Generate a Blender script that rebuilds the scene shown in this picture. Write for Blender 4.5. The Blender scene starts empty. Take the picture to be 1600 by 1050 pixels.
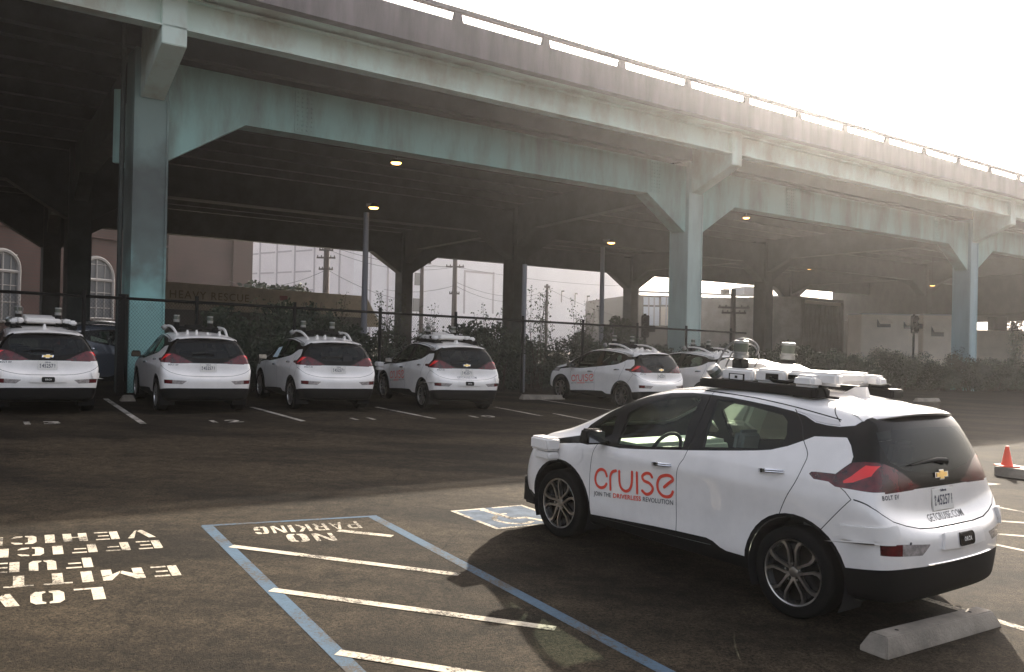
import bpy, bmesh, math, random
from mathutils import Vector, Matrix, noise
from mathutils.bvhtree import BVHTree
R=math.radians
random.seed(7)
SC=bpy.context.scene
COL=SC.collection
# ------------------------------------------------------------------ site frame
CAMZ=1.975; FPX=1329.75; PITCH=.0046; ROLL=.0215
TH=R(53.7); DV=Vector((math.sin(TH),math.cos(TH),0)); NV=Vector((-math.cos(TH),math.sin(TH),0))
def G(x,y):
    return -.0264*max(-32,min(32,x))+.0122*max(-5,min(34,y))
def gn(): return Vector((.0264,-.0122,1)).normalized()
_fw=Vector((0,math.cos(PITCH),math.sin(PITCH))); _u=Vector((0,-math.sin(PITCH),math.cos(PITCH))); _r=Vector((1,0,0))
UPV=_u*math.cos(ROLL)-_r*math.sin(ROLL); RTV=_r*math.cos(ROLL)+_u*math.sin(ROLL)
def ray(u,v): return _fw*FPX+RTV*(u-800)+UPV*(525-v)
CAM=Vector((0,0,CAMZ))
def at(u,v,depth):           # point seen at (u,v) at the given distance along y
    d=ray(u,v); return CAM+d*(depth/d.y)
def onD(u,v,D):              # point on the vertical plane parallel to the viaduct
    d=ray(u,v); return CAM+d*(D/(d.dot(NV)))
def gp(u,v):
    d=ray(u,v); n=Vector((.0264,-.0122,1)); return CAM+d*(-(CAM.dot(n))/d.dot(n))
def P(s,D,z): return DV*s+NV*D+Vector((0,0,z))
# ------------------------------------------------------------------ materials
def mat(name,color=(.5,.5,.5),rough=.5,metal=0,coat=0,spec=.5,emit=None,alpha=None,trans=0,ior=1.45,bump=0,bscale=20,var=0,vscale=3,col2=None,coatr=.05,mask=(.4,.65),stretch=None):
    m=bpy.data.materials.new(name); m.use_nodes=True; nt=m.node_tree; b=nt.nodes['Principled BSDF']
    b.inputs['Base Color'].default_value=(*color,1); b.inputs['Roughness'].default_value=rough; b.inputs['Metallic'].default_value=metal
    b.inputs['Coat Weight'].default_value=coat; b.inputs['Coat Roughness'].default_value=coatr; b.inputs['Specular IOR Level'].default_value=spec
    b.inputs['IOR'].default_value=ior; b.inputs['Transmission Weight'].default_value=trans
    if alpha is not None: b.inputs['Alpha'].default_value=alpha
    if emit: b.inputs['Emission Color'].default_value=(*emit[0],1); b.inputs['Emission Strength'].default_value=emit[1]
    tc=None
    if var or bump:
        tc=nt.nodes.new('ShaderNodeTexCoord'); src=tc.outputs['Object']
        if stretch:
            mp=nt.nodes.new('ShaderNodeMapping'); mp.inputs['Scale'].default_value=stretch; nt.links.new(src,mp.inputs['Vector']); src=mp.outputs['Vector']
    if var:
        n=nt.nodes.new('ShaderNodeTexNoise'); n.inputs['Scale'].default_value=vscale; n.inputs['Detail'].default_value=9; n.inputs['Roughness'].default_value=.65
        nt.links.new(src,n.inputs['Vector'])
        r=nt.nodes.new('ShaderNodeValToRGB'); r.color_ramp.elements[0].position=mask[0]; r.color_ramp.elements[1].position=mask[1]
        c2=col2 or tuple(c*(1-var) for c in color)
        r.color_ramp.elements[0].color=(*c2,1); r.color_ramp.elements[1].color=(*color,1)
        nt.links.new(n.outputs['Fac'],r.inputs['Fac']); nt.links.new(r.outputs['Color'],b.inputs['Base Color'])
    if bump:
        n2=nt.nodes.new('ShaderNodeTexNoise'); n2.inputs['Scale'].default_value=bscale; n2.inputs['Detail'].default_value=6
        nt.links.new(tc.outputs['Object'],n2.inputs['Vector'])
        bp=nt.nodes.new('ShaderNodeBump'); bp.inputs['Strength'].default_value=bump; bp.inputs['Distance'].default_value=.02
        nt.links.new(n2.outputs['Fac'],bp.inputs['Height']); nt.links.new(bp.outputs['Normal'],b.inputs['Normal'])
    return m
def nodes(m): return m.node_tree.nodes,m.node_tree.links
def asphalt():
    m=mat('asphalt',(.06,.052,.044),.88,spec=.09); N,L=nodes(m); b=N['Principled BSDF']
    tc=N.new('ShaderNodeTexCoord')
    def noi(s,d,ro=.6,src=None):
        n=N.new('ShaderNodeTexNoise'); n.inputs['Scale'].default_value=s; n.inputs['Detail'].default_value=d; n.inputs['Roughness'].default_value=ro
        L.new(src or tc.outputs['Object'],n.inputs['Vector']); return n.outputs['Fac']
    def ramp(f,p0,c0,p1,c1):
        r=N.new('ShaderNodeValToRGB'); e=r.color_ramp.elements; e[0].position=p0; e[0].color=(*c0,1); e[1].position=p1; e[1].color=(*c1,1); L.new(f,r.inputs['Fac']); return r.outputs['Color']
    def mixc(a,bb,typ='MULTIPLY',f=1):
        x=N.new('ShaderNodeMixRGB'); x.blend_type=typ; x.inputs['Fac'].default_value=f; L.new(a,x.inputs[1]); L.new(bb,x.inputs[2]); return x.outputs[0]
    mp=N.new('ShaderNodeMapping'); mp.inputs['Rotation'].default_value=(0,0,R(33)); mp.inputs['Scale'].default_value=(.35,1.0,1); L.new(tc.outputs['Object'],mp.inputs['Vector'])
    big=ramp(noi(.75,7,.62,mp.outputs['Vector']),.41,(.38,.38,.39),.58,(1.15,1.13,1.08))
    mid=ramp(noi(7,9,.75),.34,(.45,.45,.45),.62,(1.25,1.22,1.17))
    fine=ramp(noi(48,6,.85),.38,(.12,.12,.12),.62,(1.55,1.5,1.42))
    base=N.new('ShaderNodeRGB'); base.outputs[0].default_value=(.038,.0315,.0235,1)
    c=mixc(base.outputs[0],big); c=mixc(c,mid); c=mixc(c,fine)
    vo=N.new('ShaderNodeTexVoronoi'); vo.inputs['Scale'].default_value=130; L.new(tc.outputs['Object'],vo.inputs['Vector'])
    st=ramp(vo.outputs['Distance'],.10,(.22,.195,.16),.22,(0,0,0)); nb=ramp(noi(40,2),.56,(0,0,0),.66,(.35,.35,.35)); st=mixc(st,nb)
    c=mixc(c,st,'ADD')
    c=mixc(c,ramp(noi(62,2,.5),.30,(.22,.22,.22),.37,(1,1,1)))
    c=mixc(c,ramp(noi(1.1,4,.6),.60,(1,1,1),.70,(.55,.55,.57)))
    wv=N.new('ShaderNodeTexNoise'); wv.inputs['Scale'].default_value=1.3; wv.inputs['Detail'].default_value=5; L.new(tc.outputs['Object'],wv.inputs['Vector'])
    va=N.new('ShaderNodeVectorMath'); va.operation='MULTIPLY_ADD'; va.inputs[1].default_value=(.9,.9,0); L.new(wv.outputs['Color'],va.inputs[0]); L.new(tc.outputs['Object'],va.inputs[2])
    vc=N.new('ShaderNodeTexVoronoi'); vc.feature='DISTANCE_TO_EDGE'; vc.inputs['Scale'].default_value=.32; L.new(va.outputs[0],vc.inputs['Vector'])
    c=mixc(c,ramp(vc.outputs['Distance'],.0012,(.50,.50,.50),.004,(1,1,1)))
    L.new(c,b.inputs['Base Color'])
    bp=N.new('ShaderNodeBump'); bp.inputs['Strength'].default_value=.9; bp.inputs['Distance'].default_value=.012; L.new(noi(110,4,.7),bp.inputs['Height']); L.new(bp.outputs['Normal'],b.inputs['Normal'])
    return m
def paintmark(name,color):   # worn road paint: holes show through as dark asphalt
    m=mat(name,color,.85,spec=.12); N,L=nodes(m); b=N['Principled BSDF']; tc=N.new('ShaderNodeTexCoord')
    n=N.new('ShaderNodeTexNoise'); n.inputs['Scale'].default_value=34; n.inputs['Detail'].default_value=9; n.inputs['Roughness'].default_value=.85; L.new(tc.outputs['Object'],n.inputs['Vector'])
    n2=N.new('ShaderNodeTexNoise'); n2.inputs['Scale'].default_value=2.2; n2.inputs['Detail'].default_value=5; L.new(tc.outputs['Object'],n2.inputs['Vector'])
    a=N.new('ShaderNodeMath'); a.operation='MULTIPLY_ADD'; a.inputs[1].default_value=.55; L.new(n2.outputs['Fac'],a.inputs[0]); L.new(n.outputs['Fac'],a.inputs[2])
    r=N.new('ShaderNodeValToRGB'); e=r.color_ramp.elements; e[0].position=.69; e[0].color=(.045,.04,.035,1); e[1].position=.77; e[1].color=(*[c*.8 for c in color],1); x=e.new(.95); x.color=(*color,1)
    L.new(a.outputs[0],r.inputs['Fac']); L.new(r.outputs['Color'],b.inputs['Base Color'])
    return m
M={}
M['asphalt']=asphalt()
M['white_line']=paintmark('worn_white_paint',(.43,.385,.31)); M['blue_line']=paintmark('worn_blue_paint',(.050,.085,.125)); M['dim_line']=paintmark('old_white_paint',(.40,.37,.33))
M['paint']=mat('white_car_paint',(.80,.77,.745),.32,coat=1,coatr=.03,var=.10,vscale=3.5,mask=(.35,.6))
M['lidarmetal']=mat('sensor_metal',(.30,.30,.29),.35,metal=.7)
M['gloss_black']=mat('gloss_black',(.008,.007,.006),.22,spec=.2)
M['black']=mat('black_plastic',(.008,.0075,.007),.6,spec=.2,bump=.1,bscale=300)
M['rubber']=mat('rubber',(.007,.0065,.006),.85,spec=.15,bump=.2,bscale=90)
M['liner']=mat('dark_liner',(.012,.012,.013),.9)
M['trim_int']=mat('interior_trim',(.10,.10,.105),.8)
M['seat']=mat('seat_fabric',(.17,.17,.18),.9,bump=.2,bscale=200)
M['lightint']=mat('light_interior',(.45,.47,.43),.6)
M['silver']=mat('machined_alloy',(.55,.53,.51),.28,metal=1)
M['chrome']=mat('chrome',(.85,.85,.86),.1,metal=1)
M['gold']=mat('gold_badge',(.80,.55,.20),.3,metal=1)
M['red']=mat('tail_lamp_red',(.11,.004,.008),.15,coat=.35,var=.75,vscale=9,col2=(.03,.002,.004),mask=(.38,.58))
M['redclear']=mat('tail_lamp_bright',(.80,.03,.03),.2,coat=.4)
M['lens']=mat('clear_lens',(.42,.38,.37),.15,coat=1,var=.5,vscale=25)
M['decal_red']=mat('coral_decal',(.72,.075,.045),.5)
M['decal_grey']=mat('grey_decal',(.07,.07,.075),.5)
M['white_plastic']=mat('white_plastic',(.76,.73,.70),.38,coat=.3,var=.05,vscale=6)
M['plate']=mat('plate_white',(.70,.68,.64),.45)
M['ink']=mat('plate_ink',(.05,.05,.08),.5)
M['orange']=mat('cone_orange',(.80,.10,.05),.5)
M['concrete']=mat('concrete',(.33,.29,.24),.85,var=.45,vscale=2.5,bump=.35,bscale=60)
M['parapet']=mat('parapet_concrete',(.25,.22,.22),.85,var=.45,vscale=1.6,bump=.3,bscale=25,stretch=(1.6,1.6,.28),mask=(.35,.7))
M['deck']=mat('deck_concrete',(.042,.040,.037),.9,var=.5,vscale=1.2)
M['green']=mat('green_steel_paint',(.29,.47,.43),.55,var=.3,vscale=.9,col2=(.20,.25,.22),mask=(.34,.58),bump=.06,bscale=8,stretch=(1.2,1.2,.30))
M['bluegreen']=mat('flare_tinted_green_steel',(.27,.42,.47),.5,var=.3,vscale=.8,col2=(.20,.30,.33),mask=(.30,.62),stretch=(1.2,1.2,.30))  # bluer copy of the green steel; lens-flare tint put into the colour
M['palegreen']=mat('flare_paled_green_paint',(.40,.50,.47),.55,var=.3,vscale=.9,col2=(.30,.35,.33),mask=(.34,.58),stretch=(1.2,1.2,.3))  # paler copy of the green steel; flare veil painted into the colour
M['stained']=mat('sooty_green_paint',(.27,.47,.44),.6)
def _soot(m):
    N,L=nodes(m); b=N['Principled BSDF']; tc=N.new('ShaderNodeTexCoord'); sx=N.new('ShaderNodeSeparateXYZ'); L.new(tc.outputs['Object'],sx.inputs[0])
    n=N.new('ShaderNodeTexNoise'); n.inputs['Scale'].default_value=1.3; n.inputs['Detail'].default_value=7; L.new(tc.outputs['Object'],n.inputs['Vector'])
    a=N.new('ShaderNodeMath'); a.operation='MULTIPLY_ADD'; a.inputs[1].default_value=3.4; L.new(n.outputs['Fac'],a.inputs[0]); L.new(sx.outputs['Z'],a.inputs[2])
    d=N.new('ShaderNodeMath'); d.operation='DIVIDE'; d.inputs[1].default_value=12; L.new(a.outputs[0],d.inputs[0])
    r=N.new('ShaderNodeValToRGB'); e=r.color_ramp.elements; e[0].position=.36; e[0].color=(.25,.46,.44,1); e[1].position=.95; e[1].color=(.19,.25,.23,1)
    for p,c in ((.47,(.13,.17,.16)),(.60,(.09,.105,.10)),(.72,(.20,.27,.25))): x=e.new(p); x.color=(*c,1)
    L.new(d.outputs[0],r.inputs['Fac']); L.new(r.outputs['Color'],b.inputs['Base Color'])
_soot(M['stained'])
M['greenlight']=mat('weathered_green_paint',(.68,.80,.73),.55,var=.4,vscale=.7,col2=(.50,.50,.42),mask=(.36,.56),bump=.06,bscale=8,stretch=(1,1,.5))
M['darksteel']=mat('dark_steel',(.034,.043,.039),.7,var=.5,vscale=1.4)  # dark, randomly mottled tone for the inner beams, stringers and columns
def glass(name,tint,refl_rough=.02,fac=.75):
    m=bpy.data.materials.new(name); m.use_nodes=True; N,L=nodes(m); N.clear()
    o=N.new('ShaderNodeOutputMaterial'); mx=N.new('ShaderNodeMixShader'); t=N.new('ShaderNodeBsdfTransparent'); g=N.new('ShaderNodeBsdfGlossy'); f=N.new('ShaderNodeFresnel')
    t.inputs[0].default_value=(*tint,1); g.inputs['Roughness'].default_value=refl_rough; g.inputs[0].default_value=(.9,.92,.92,1); f.inputs[0].default_value=1.5
    fm=N.new('ShaderNodeMath'); fm.operation='MULTIPLY'; fm.inputs[1].default_value=fac; L.new(f.outputs[0],fm.inputs[0]); L.new(fm.outputs[0],mx.inputs[0]); L.new(t.outputs[0],mx.inputs[1]); L.new(g.outputs[0],mx.inputs[2]); L.new(mx.outputs[0],o.inputs[0]); return m
M['glass']=glass('side_glass',(.82,.92,.82),fac=.4); M['tint']=glass('privacy_glass',(.10,.12,.12),fac=.6); M['farglass']=glass('dark_car_glass',(.10,.11,.11),fac=.4); M['mirrorglass']=mat('mirror_glass',(.22,.23,.24),.08,metal=1)
M['lidarglass']=mat('sensor_glass',(.10,.11,.09),.1,coat=1)
# ------------------------------------------------------------------ mesh helpers
class MB:
    def __init__(s): s.v=[];s.f=[];s.n=None
    def add(s,vs,fs):
        o=len(s.v); s.v+=[tuple(a) for a in vs]; s.f+=[tuple(i+o for i in f) for f in fs]; return s
    def box(s,c,d,rot=None,taper=None):
        hx,hy,hz=d[0]/2,d[1]/2,d[2]/2; tx,ty=(taper or (1,1))
        vs=[]
        for z in(-1,1):
            kx,ky=(tx,ty) if z>0 else (1,1)
            for x,y in((-1,-1),(1,-1),(1,1),(-1,1)): vs.append(Vector((x*hx*kx,y*hy*ky,z*hz)))
        if rot is not None: vs=[rot@q for q in vs]
        c=Vector(c); return s.add([q+c for q in vs],[(3,2,1,0),(4,5,6,7),(0,1,5,4),(1,2,6,5),(2,3,7,6),(3,0,4,7)])
    def prism(s,pts,a,b):   # pts: list of Vectors (polygon) extruded from a to b offsets
        n=len(pts); a=Vector(a);b=Vector(b)
        return s.add([Vector(p)+a for p in pts]+[Vector(p)+b for p in pts],[tuple(range(n-1,-1,-1)),tuple(range(n,2*n))]+[(i,(i+1)%n,n+(i+1)%n,n+i) for i in range(n)])
    def tube(s,pts,r,n=8,cap=True):
        pts=[Vector(p) for p in pts]; rs=r if isinstance(r,(list,tuple)) else [r]*len(pts); o=len(s.v); up=None
        for i,p in enumerate(pts):
            t=(pts[min(i+1,len(pts)-1)]-pts[max(i-1,0)]).normalized()
            if up is None:
                up=t.orthogonal().normalized()
            up=(up-t*up.dot(t)); up=up.normalized() if up.length>1e-6 else t.orthogonal().normalized(); w=t.cross(up)
            for k in range(n):
                a=2*math.pi*k/n; s.v.append(tuple(p+(up*math.cos(a)+w*math.sin(a))*rs[i]))
        for i in range(len(pts)-1):
            for k in range(n): s.f.append((o+i*n+k,o+i*n+(k+1)%n,o+(i+1)*n+(k+1)%n,o+(i+1)*n+k))
        if cap:
            s.f.append(tuple(o+k for k in range(n-1,-1,-1))); s.f.append(tuple(o+(len(pts)-1)*n+k for k in range(n)))
        return s
    def lathe(s,prof,c=(0,0,0),axis='z',n=24):  # prof: (r,h)
        o=len(s.v); c=Vector(c)
        for r,h in prof:
            for k in range(n):
                a=2*math.pi*k/n; x,y=r*math.cos(a),r*math.sin(a)
                q={'z':(x,y,h),'y':(x,h,-y),'x':(h,x,y)}[axis]; s.v.append(tuple(Vector(q)+c))
        for i in range(len(prof)-1):
            for k in range(n): s.f.append((o+i*n+k,o+i*n+(k+1)%n,o+(i+1)*n+(k+1)%n,o+(i+1)*n+k))
        return s
    def bake(s,bev=0,seg=2):
        me=bpy.data.meshes.new('m'); me.from_pydata(s.v,[],s.f); me.update()
        bm=bmesh.new(); bm.from_mesh(me); 
        if bev:
            bmesh.ops.remove_doubles(bm,verts=bm.verts,dist=1e-5)
            es=[e for e in bm.edges if len(e.link_faces)==2 and e.calc_face_angle(0)>.5]
            bmesh.ops.bevel(bm,geom=es,offset=bev,segments=seg,affect='EDGES',clamp_overlap=True)
        bmesh.ops.recalc_face_normals(bm,faces=bm.faces); bm.to_mesh(me); bm.free(); return me
def sm(me,ang=40):
    for p in me.polygons: p.use_smooth=True
    try: me.set_sharp_from_angle(angle=R(ang))
    except Exception: pass
def obj(name,mb,m,parent=None,bev=0,smooth=False,seg=2):
    me=mb.bake(bev,seg) if isinstance(mb,MB) else mb
    if smooth or bev: sm(me)
    me.name=name; me.materials.clear(); me.materials.append(m)
    o=bpy.data.objects.new(name,me); COL.objects.link(o)
    if parent is not None: o.parent=parent
    return o
def tag(o,label=None,cat=None,group=None,kind=None):
    if label: o['label']=label
    if cat: o['category']=cat
    if group: o['group']=group
    if kind: o['kind']=kind
    return o
def empty(name,loc=(0,0,0),label=None,cat=None,group=None,rz=0):
    o=bpy.data.objects.new(name,None); COL.objects.link(o); o.location=loc; o.rotation_euler=(0,0,rz); o.empty_display_size=.2
    return tag(o,label,cat,group)
def copy_tree(o,parent=None):
    c=o.copy(); COL.objects.link(c)
    if parent is not None: c.parent=parent
    for ch in list(o.children): copy_tree(ch,c)
    return c
def textmesh(txt,size,spacing=1.0,bold=0):
    cu=bpy.data.curves.new('t','FONT'); cu.body=txt; cu.size=size; cu.align_x='CENTER'; cu.align_y='CENTER'; cu.space_character=spacing; cu.resolution_u=3; cu.offset=bold; cu.fill_mode='FRONT' if hasattr(cu,'fill_mode') else 'BOTH'
    o=bpy.data.objects.new('t',cu); COL.objects.link(o); bpy.context.view_layer.update()
    dg=bpy.context.evaluated_depsgraph_get(); me=bpy.data.meshes.new_from_object(o.evaluated_get(dg)); 
    bpy.data.objects.remove(o); return me
def text_on(name,txt,size,fn,m,parent,spacing=1.0,bold=0,sx=1.0):
    me=textmesh(txt,size,spacing,bold)
    for q in me.vertices: q.co=fn(q.co.x*sx,q.co.y)
    return obj(name,me,m,parent)
def stroke(mb,pts,w,fn,closed=False):    # ribbon with round caps in 2d, mapped by fn
    P2=[Vector(p) for p in pts]
    # smooth by catmull
    if len(P2)>2:
        Q=[]
        E=[P2[0]*2-P2[1]]+P2+[P2[-1]*2-P2[-2]]
        for i in range(1,len(E)-2):
            for k in range(5):
                t=k/5; a,b,c,d=E[i-1],E[i],E[i+1],E[i+2]
                Q.append(.5*((2*b)+(c-a)*t+(2*a-5*b+4*c-d)*t*t+(3*b-a-3*c+d)*t**3))
        P2=Q+[P2[-1]]
    L_=[];R_=[]
    for i,p in enumerate(P2):
        t=(P2[min(i+1,len(P2)-1)]-P2[max(i-1,0)]).normalized(); n=Vector((-t.y,t.x))*w/2
        L_.append(p+n);R_.append(p-n)
    vs=[]; 
    for a,b in zip(L_,R_): vs+=[fn(a.x,a.y),fn(b.x,b.y)]
    mb.add(vs,[(2*i,2*i+1,2*i+3,2*i+2) for i in range(len(P2)-1)])
    for e,q in ((0,1),(-1,-2)):
        c=P2[e]; t=(P2[e]-P2[q]).normalized(); n=Vector((-t.y,t.x)); ring=[]
        for k in range(7):
            a=math.pi*k/6; ring.append(c+(n*math.cos(a)+t*math.sin(a))*w/2)
        mb.add([fn(r_.x,r_.y) for r_ in ring],[tuple(range(7))])
    return mb
def bs(t):
    return ((1-t)**3/6,(3*t**3-6*t*t+4)/6,(-3*t**3+3*t*t+3*t+1)/6,t**3/6)
def lerp(a,b,t): return a+(b-a)*t
def quad(a,m,b,t):   # through a at 0, m at .5, b at 1
    return a*(1-t)*(1-2*t)+m*4*t*(1-t)+b*t*(2*t-1)
# level: xf,zf (front centre), xfs,yfs,zfs (front end of side run), ym,zm (middle), xrs,yrs,zrs, xr,zr , n front, n rear
LV=[
 (3.22,.20, 3.00,.70,.21, .74,.18, -.50,.72,.25, -.68,.26, 2.6,3.0),
 (3.33,.21, 3.02,.76,.22, .79,.19, -.52,.80,.26, -.76,.27, 2.6,3.0),
 (3.38,.30, 3.04,.81,.28, .835,.24,-.53,.835,.34,-.78,.36, 2.5,2.6),
 (3.40,.40, 3.06,.84,.38, .862,.34,-.54,.855,.44,-.79,.46, 2.4,2.5),
 (3.40,.50, 3.06,.86,.50, .858,.46,-.55,.865,.54,-.79,.56, 2.4,2.45),
 (3.39,.62, 3.04,.865,.62,.866,.60,-.56,.872,.64,-.79,.66, 2.4,2.4),
 (3.36,.74, 3.00,.86,.74, .874,.73,-.56,.88,.74,-.77,.715, 2.4,2.35),
 (3.30,.82, 2.96,.845,.83,.885,.84,-.59,.882,.83,-.70,.735, 2.3,2.6),
 (3.20,.88, 2.90,.82,.91, .890,.895,-.57,.876,.905,-.625,.80, 2.3,2.6),
 (3.08,.935,2.82,.785,.965,.880,.930,-.54,.862,.965,-.62,.93, 2.4,2.6),
 (2.92,.985,2.72,.745,1.0,.853,1.01,-.50,.84,1.07,-.61,1.03, 2.4,2.6),
 (2.78,1.045,2.56,.715,1.04,.822,1.085,-.46,.80,1.16,-.585,1.13, 2.5,2.6),
 (2.50,1.19,2.24,.67,1.175,.775,1.19,-.42,.755,1.25,-.55,1.24, 2.6,2.7),
 (2.17,1.345,1.92,.63,1.33,.715,1.32,-.38,.70,1.35,-.515,1.35, 2.6,2.7),
 (1.86,1.462,1.62,.595,1.45,.655,1.44,-.34,.64,1.43,-.475,1.44, 2.6,2.8),
 (1.64,1.52,1.43,.56,1.515,.615,1.52,-.30,.60,1.475,-.44,1.49, 2.6,2.8),
 (1.42,1.562,1.24,.50,1.535,.55,1.568,-.24,.54,1.51,-.38,1.525, 2.6,2.8),
 (1.24,1.578,1.08,.36,1.572,.38,1.60,-.16,.38,1.54,-.28,1.548, 2.4,2.5),
 (1.14,1.59,1.00,.18,1.588,.19,1.61,-.12,.19,1.555,-.22,1.56, 2.2,2.2),
 (1.06,1.60,.96,0.0,1.60,.0,1.614,-.10,.0,1.565,-.16,1.57, 2,2),
]
TF=(0,.3,.58,.8,.93); NS=13; TR=(1,.94,.84,.6,.3,0)
def row(L):
    xf,zf,xfs,yfs,zfs,ym,zm,xrs,yrs,zrs,xr,zr,nf,nr=L; P=[]
    for t in TF:
        P.append((xfs+(xf-xfs)*(1-t**nf)**(1/nf), yfs*t, lerp(zf,zfs,t*t)))
    for k in range(NS):
        s=k/(NS-1); P.append((lerp(xfs,xrs,s), quad(yfs,ym,yrs,s), quad(zfs,zm,zrs,s)))
    for t in TR[1:]:
        P.append((xrs-(xrs-xr)*(1-t**nr)**(1/nr), yrs*t, lerp(zr,zrs,t*t)))
    return P
def body_grid(sub=6):
    C=[row(L) for L in LV]
    m=len(C[0])
    # extend columns by mirror, rows by extrapolation
    E=[]
    for r in C:
        a=(r[1][0],-r[1][1],r[1][2]); b=(r[-2][0],-r[-2][1],r[-2][2])
        E.append([a]+r+[b])
    lo=[tuple(2*p-q for p,q in zip(P,Q)) for P,Q in zip(E[0],E[1])]
    hi=[(Q[0],-Q[1],Q[2]) for Q in E[-2]]
    E=[lo]+E+[hi]
    n=len(E)-2; G=[]
    for i in range(n-1):
        for a in range(sub if i<n-2 else sub+1):
            wi=bs(a/sub); R=[]
            for j in range(m-1):
                for b in range(sub if j<m-2 else sub+1):
                    wj=bs(b/sub); x=y=z=0
                    for k in range(4):
                        for l in range(4):
                            w=wi[k]*wj[l]; p=E[i+k][j+l]; x+=w*p[0];y+=w*p[1];z+=w*p[2]
                    R.append((x,y,z))
            G.append(R)
    return G
# ------------------------------------------------------------------ cutting the body skin into parts
def grid_faces(sub):
    Gd=body_grid(sub); n=len(Gd); w=len(Gd[0]); V=[[Vector(p) for p in r] for r in Gd]; N=[[None]*w for _ in range(n)]
    for i in range(n):
        for j in range(w):
            a=V[min(i+1,n-1)][j]-V[max(i-1,0)][j]; b=V[i][min(j+1,w-1)]-V[i][max(j-1,0)]
            q=b.cross(a)*-1
            if q.length<1e-9: q=Vector((0,0,1))
            N[i][j]=q.normalized()
    mid=N[n//3][w//2]
    if mid.y<0: N=[[-q for q in r] for r in N]
    for r in (N[-1],):
        for j in range(w): r[j]=Vector((r[j].x*.0,0,1)) if abs(r[j].z)<.5 else Vector((r[j].x,0,r[j].z)).normalized()
    F=[]
    for i in range(n-1):
        for j in range(w-1):
            F.append([(V[a][b],N[a][b]) for a,b in((i,j),(i,j+1),(i+1,j+1),(i+1,j))])
    return F
SIDE=lambda p:(p.x,p.z)
REAR=lambda p:(p.y,p.z)
def inside(pt,poly):
    x,y=pt; c=False; j=len(poly)-1
    for i in range(len(poly)):
        xi,yi=poly[i];xj,yj=poly[j]
        if (yi>y)!=(yj>y) and x<(xj-xi)*(y-yi)/(yj-yi)+xi: c=not c
        j=i
    return c
def splitline(face,a,b,pr):
    dx,dy=b[0]-a[0],b[1]-a[1]; L=math.hypot(dx,dy) or 1
    ds=[((pr(p)[0]-a[0])*dy-(pr(p)[1]-a[1])*dx)/L for p,_ in face]
    if min(ds)>-1e-5 or max(ds)<1e-5: return [face]
    A=[];B=[]
    m=len(face)
    for i in range(m):
        p,n=face[i]; q,nq=face[(i+1)%m]; d0,d1=ds[i],ds[(i+1)%m]
        if d0>=0: A.append((p,n))
        if d0<=0: B.append((p,n))
        if (d0>1e-9 and d1<-1e-9) or (d0<-1e-9 and d1>1e-9):
            t=d0/(d0-d1); x=(p.lerp(q,t),n.lerp(nq,t).normalized()); A.append(x);B.append(x)
    return [f for f in (A,B) if len(f)>2]
def cut(F,poly,pr=SIDE,flt=None):
    poly=list(poly); bx0=min(p[0] for p in poly);bx1=max(p[0] for p in poly);by0=min(p[1] for p in poly);by1=max(p[1] for p in poly)
    ins=[];out=[]; E=[(poly[i],poly[(i+1)%len(poly)]) for i in range(len(poly))]
    for f in F:
        q=[pr(p) for p,_ in f]; x0=min(a[0] for a in q);x1=max(a[0] for a in q);y0=min(a[1] for a in q);y1=max(a[1] for a in q)
        if x1<bx0 or x0>bx1 or y1<by0 or y0>by1 or (flt and not flt(f)): out.append(f); continue
        pcs=[f]
        for a,b in E:
            if max(a[0],b[0])<x0-1e-4 or min(a[0],b[0])>x1+1e-4 or max(a[1],b[1])<y0-1e-4 or min(a[1],b[1])>y1+1e-4: continue
            np_=[]
            for g_ in pcs: np_+=splitline(g_,a,b,pr)
            pcs=np_
        for g_ in pcs:
            c=[pr(p) for p,_ in g_]; cc=(sum(a[0] for a in c)/len(c),sum(a[1] for a in c)/len(c))
            (ins if inside(cc,poly) else out).append(g_)
    return ins,out
def circ(cx,cz,r,n=36): return [(cx+r*math.cos(2*math.pi*k/n),cz+r*math.sin(2*math.pi*k/n)) for k in range(n)]
def strip(pl,w):
    L_=[];R_=[]
    for i,p in enumerate(pl):
        a=Vector(pl[max(i-1,0)]);b=Vector(pl[min(i+1,len(pl)-1)]); t=(b-a).normalized(); n=Vector((-t.y,t.x))*w/2; L_.append(tuple(Vector(p)+n)); R_.append(tuple(Vector(p)-n))
    return L_+R_[::-1]
def smoothpl(pl,k=4,closed=False):
    Q=[];n=len(pl); V=[Vector(p) for p in pl]
    g=(lambda i:V[i%n]) if closed else (lambda i:V[max(0,min(n-1,i))])
    for i in range(n if closed else n-1):
        a,b,c,d=g(i-1),g(i),g(i+1),g(i+2)
        for q in range(k):
            t=q/k; Q.append(tuple(.5*((2*b)+(c-a)*t+(2*a-5*b+4*c-d)*t*t+(3*b-a-3*c+d)*t**3)))
    if not closed: Q.append(tuple(V[-1]))
    return Q
def skin(faces,sides=(1,-1),off=0.0):
    vs=[];ns=[];fs=[];key={}
    for s in sides:
        for f in faces:
            idx=[]
            for p,n in f:
                k=(round(p.x,5),round(p.y*s,5),round(p.z,5))
                if k not in key:
                    key[k]=len(vs); q=p+n*off; vs.append((q.x,q.y*s,q.z)); ns.append((n.x,n.y*s,n.z))
                if not idx or idx[-1]!=key[k]: idx.append(key[k])
            if len(idx)>1 and idx[0]==idx[-1]: idx.pop()
            if len(set(idx))<3: continue
            if s<0: idx=idx[::-1]
            fs.append(tuple(idx))
    me=bpy.data.meshes.new('skin'); me.from_pydata(vs,[],fs); me.validate(); me.update()
    for p in me.polygons: p.use_smooth=True
    me.normals_split_custom_set_from_vertices(ns[:len(me.vertices)])
    return me
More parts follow.
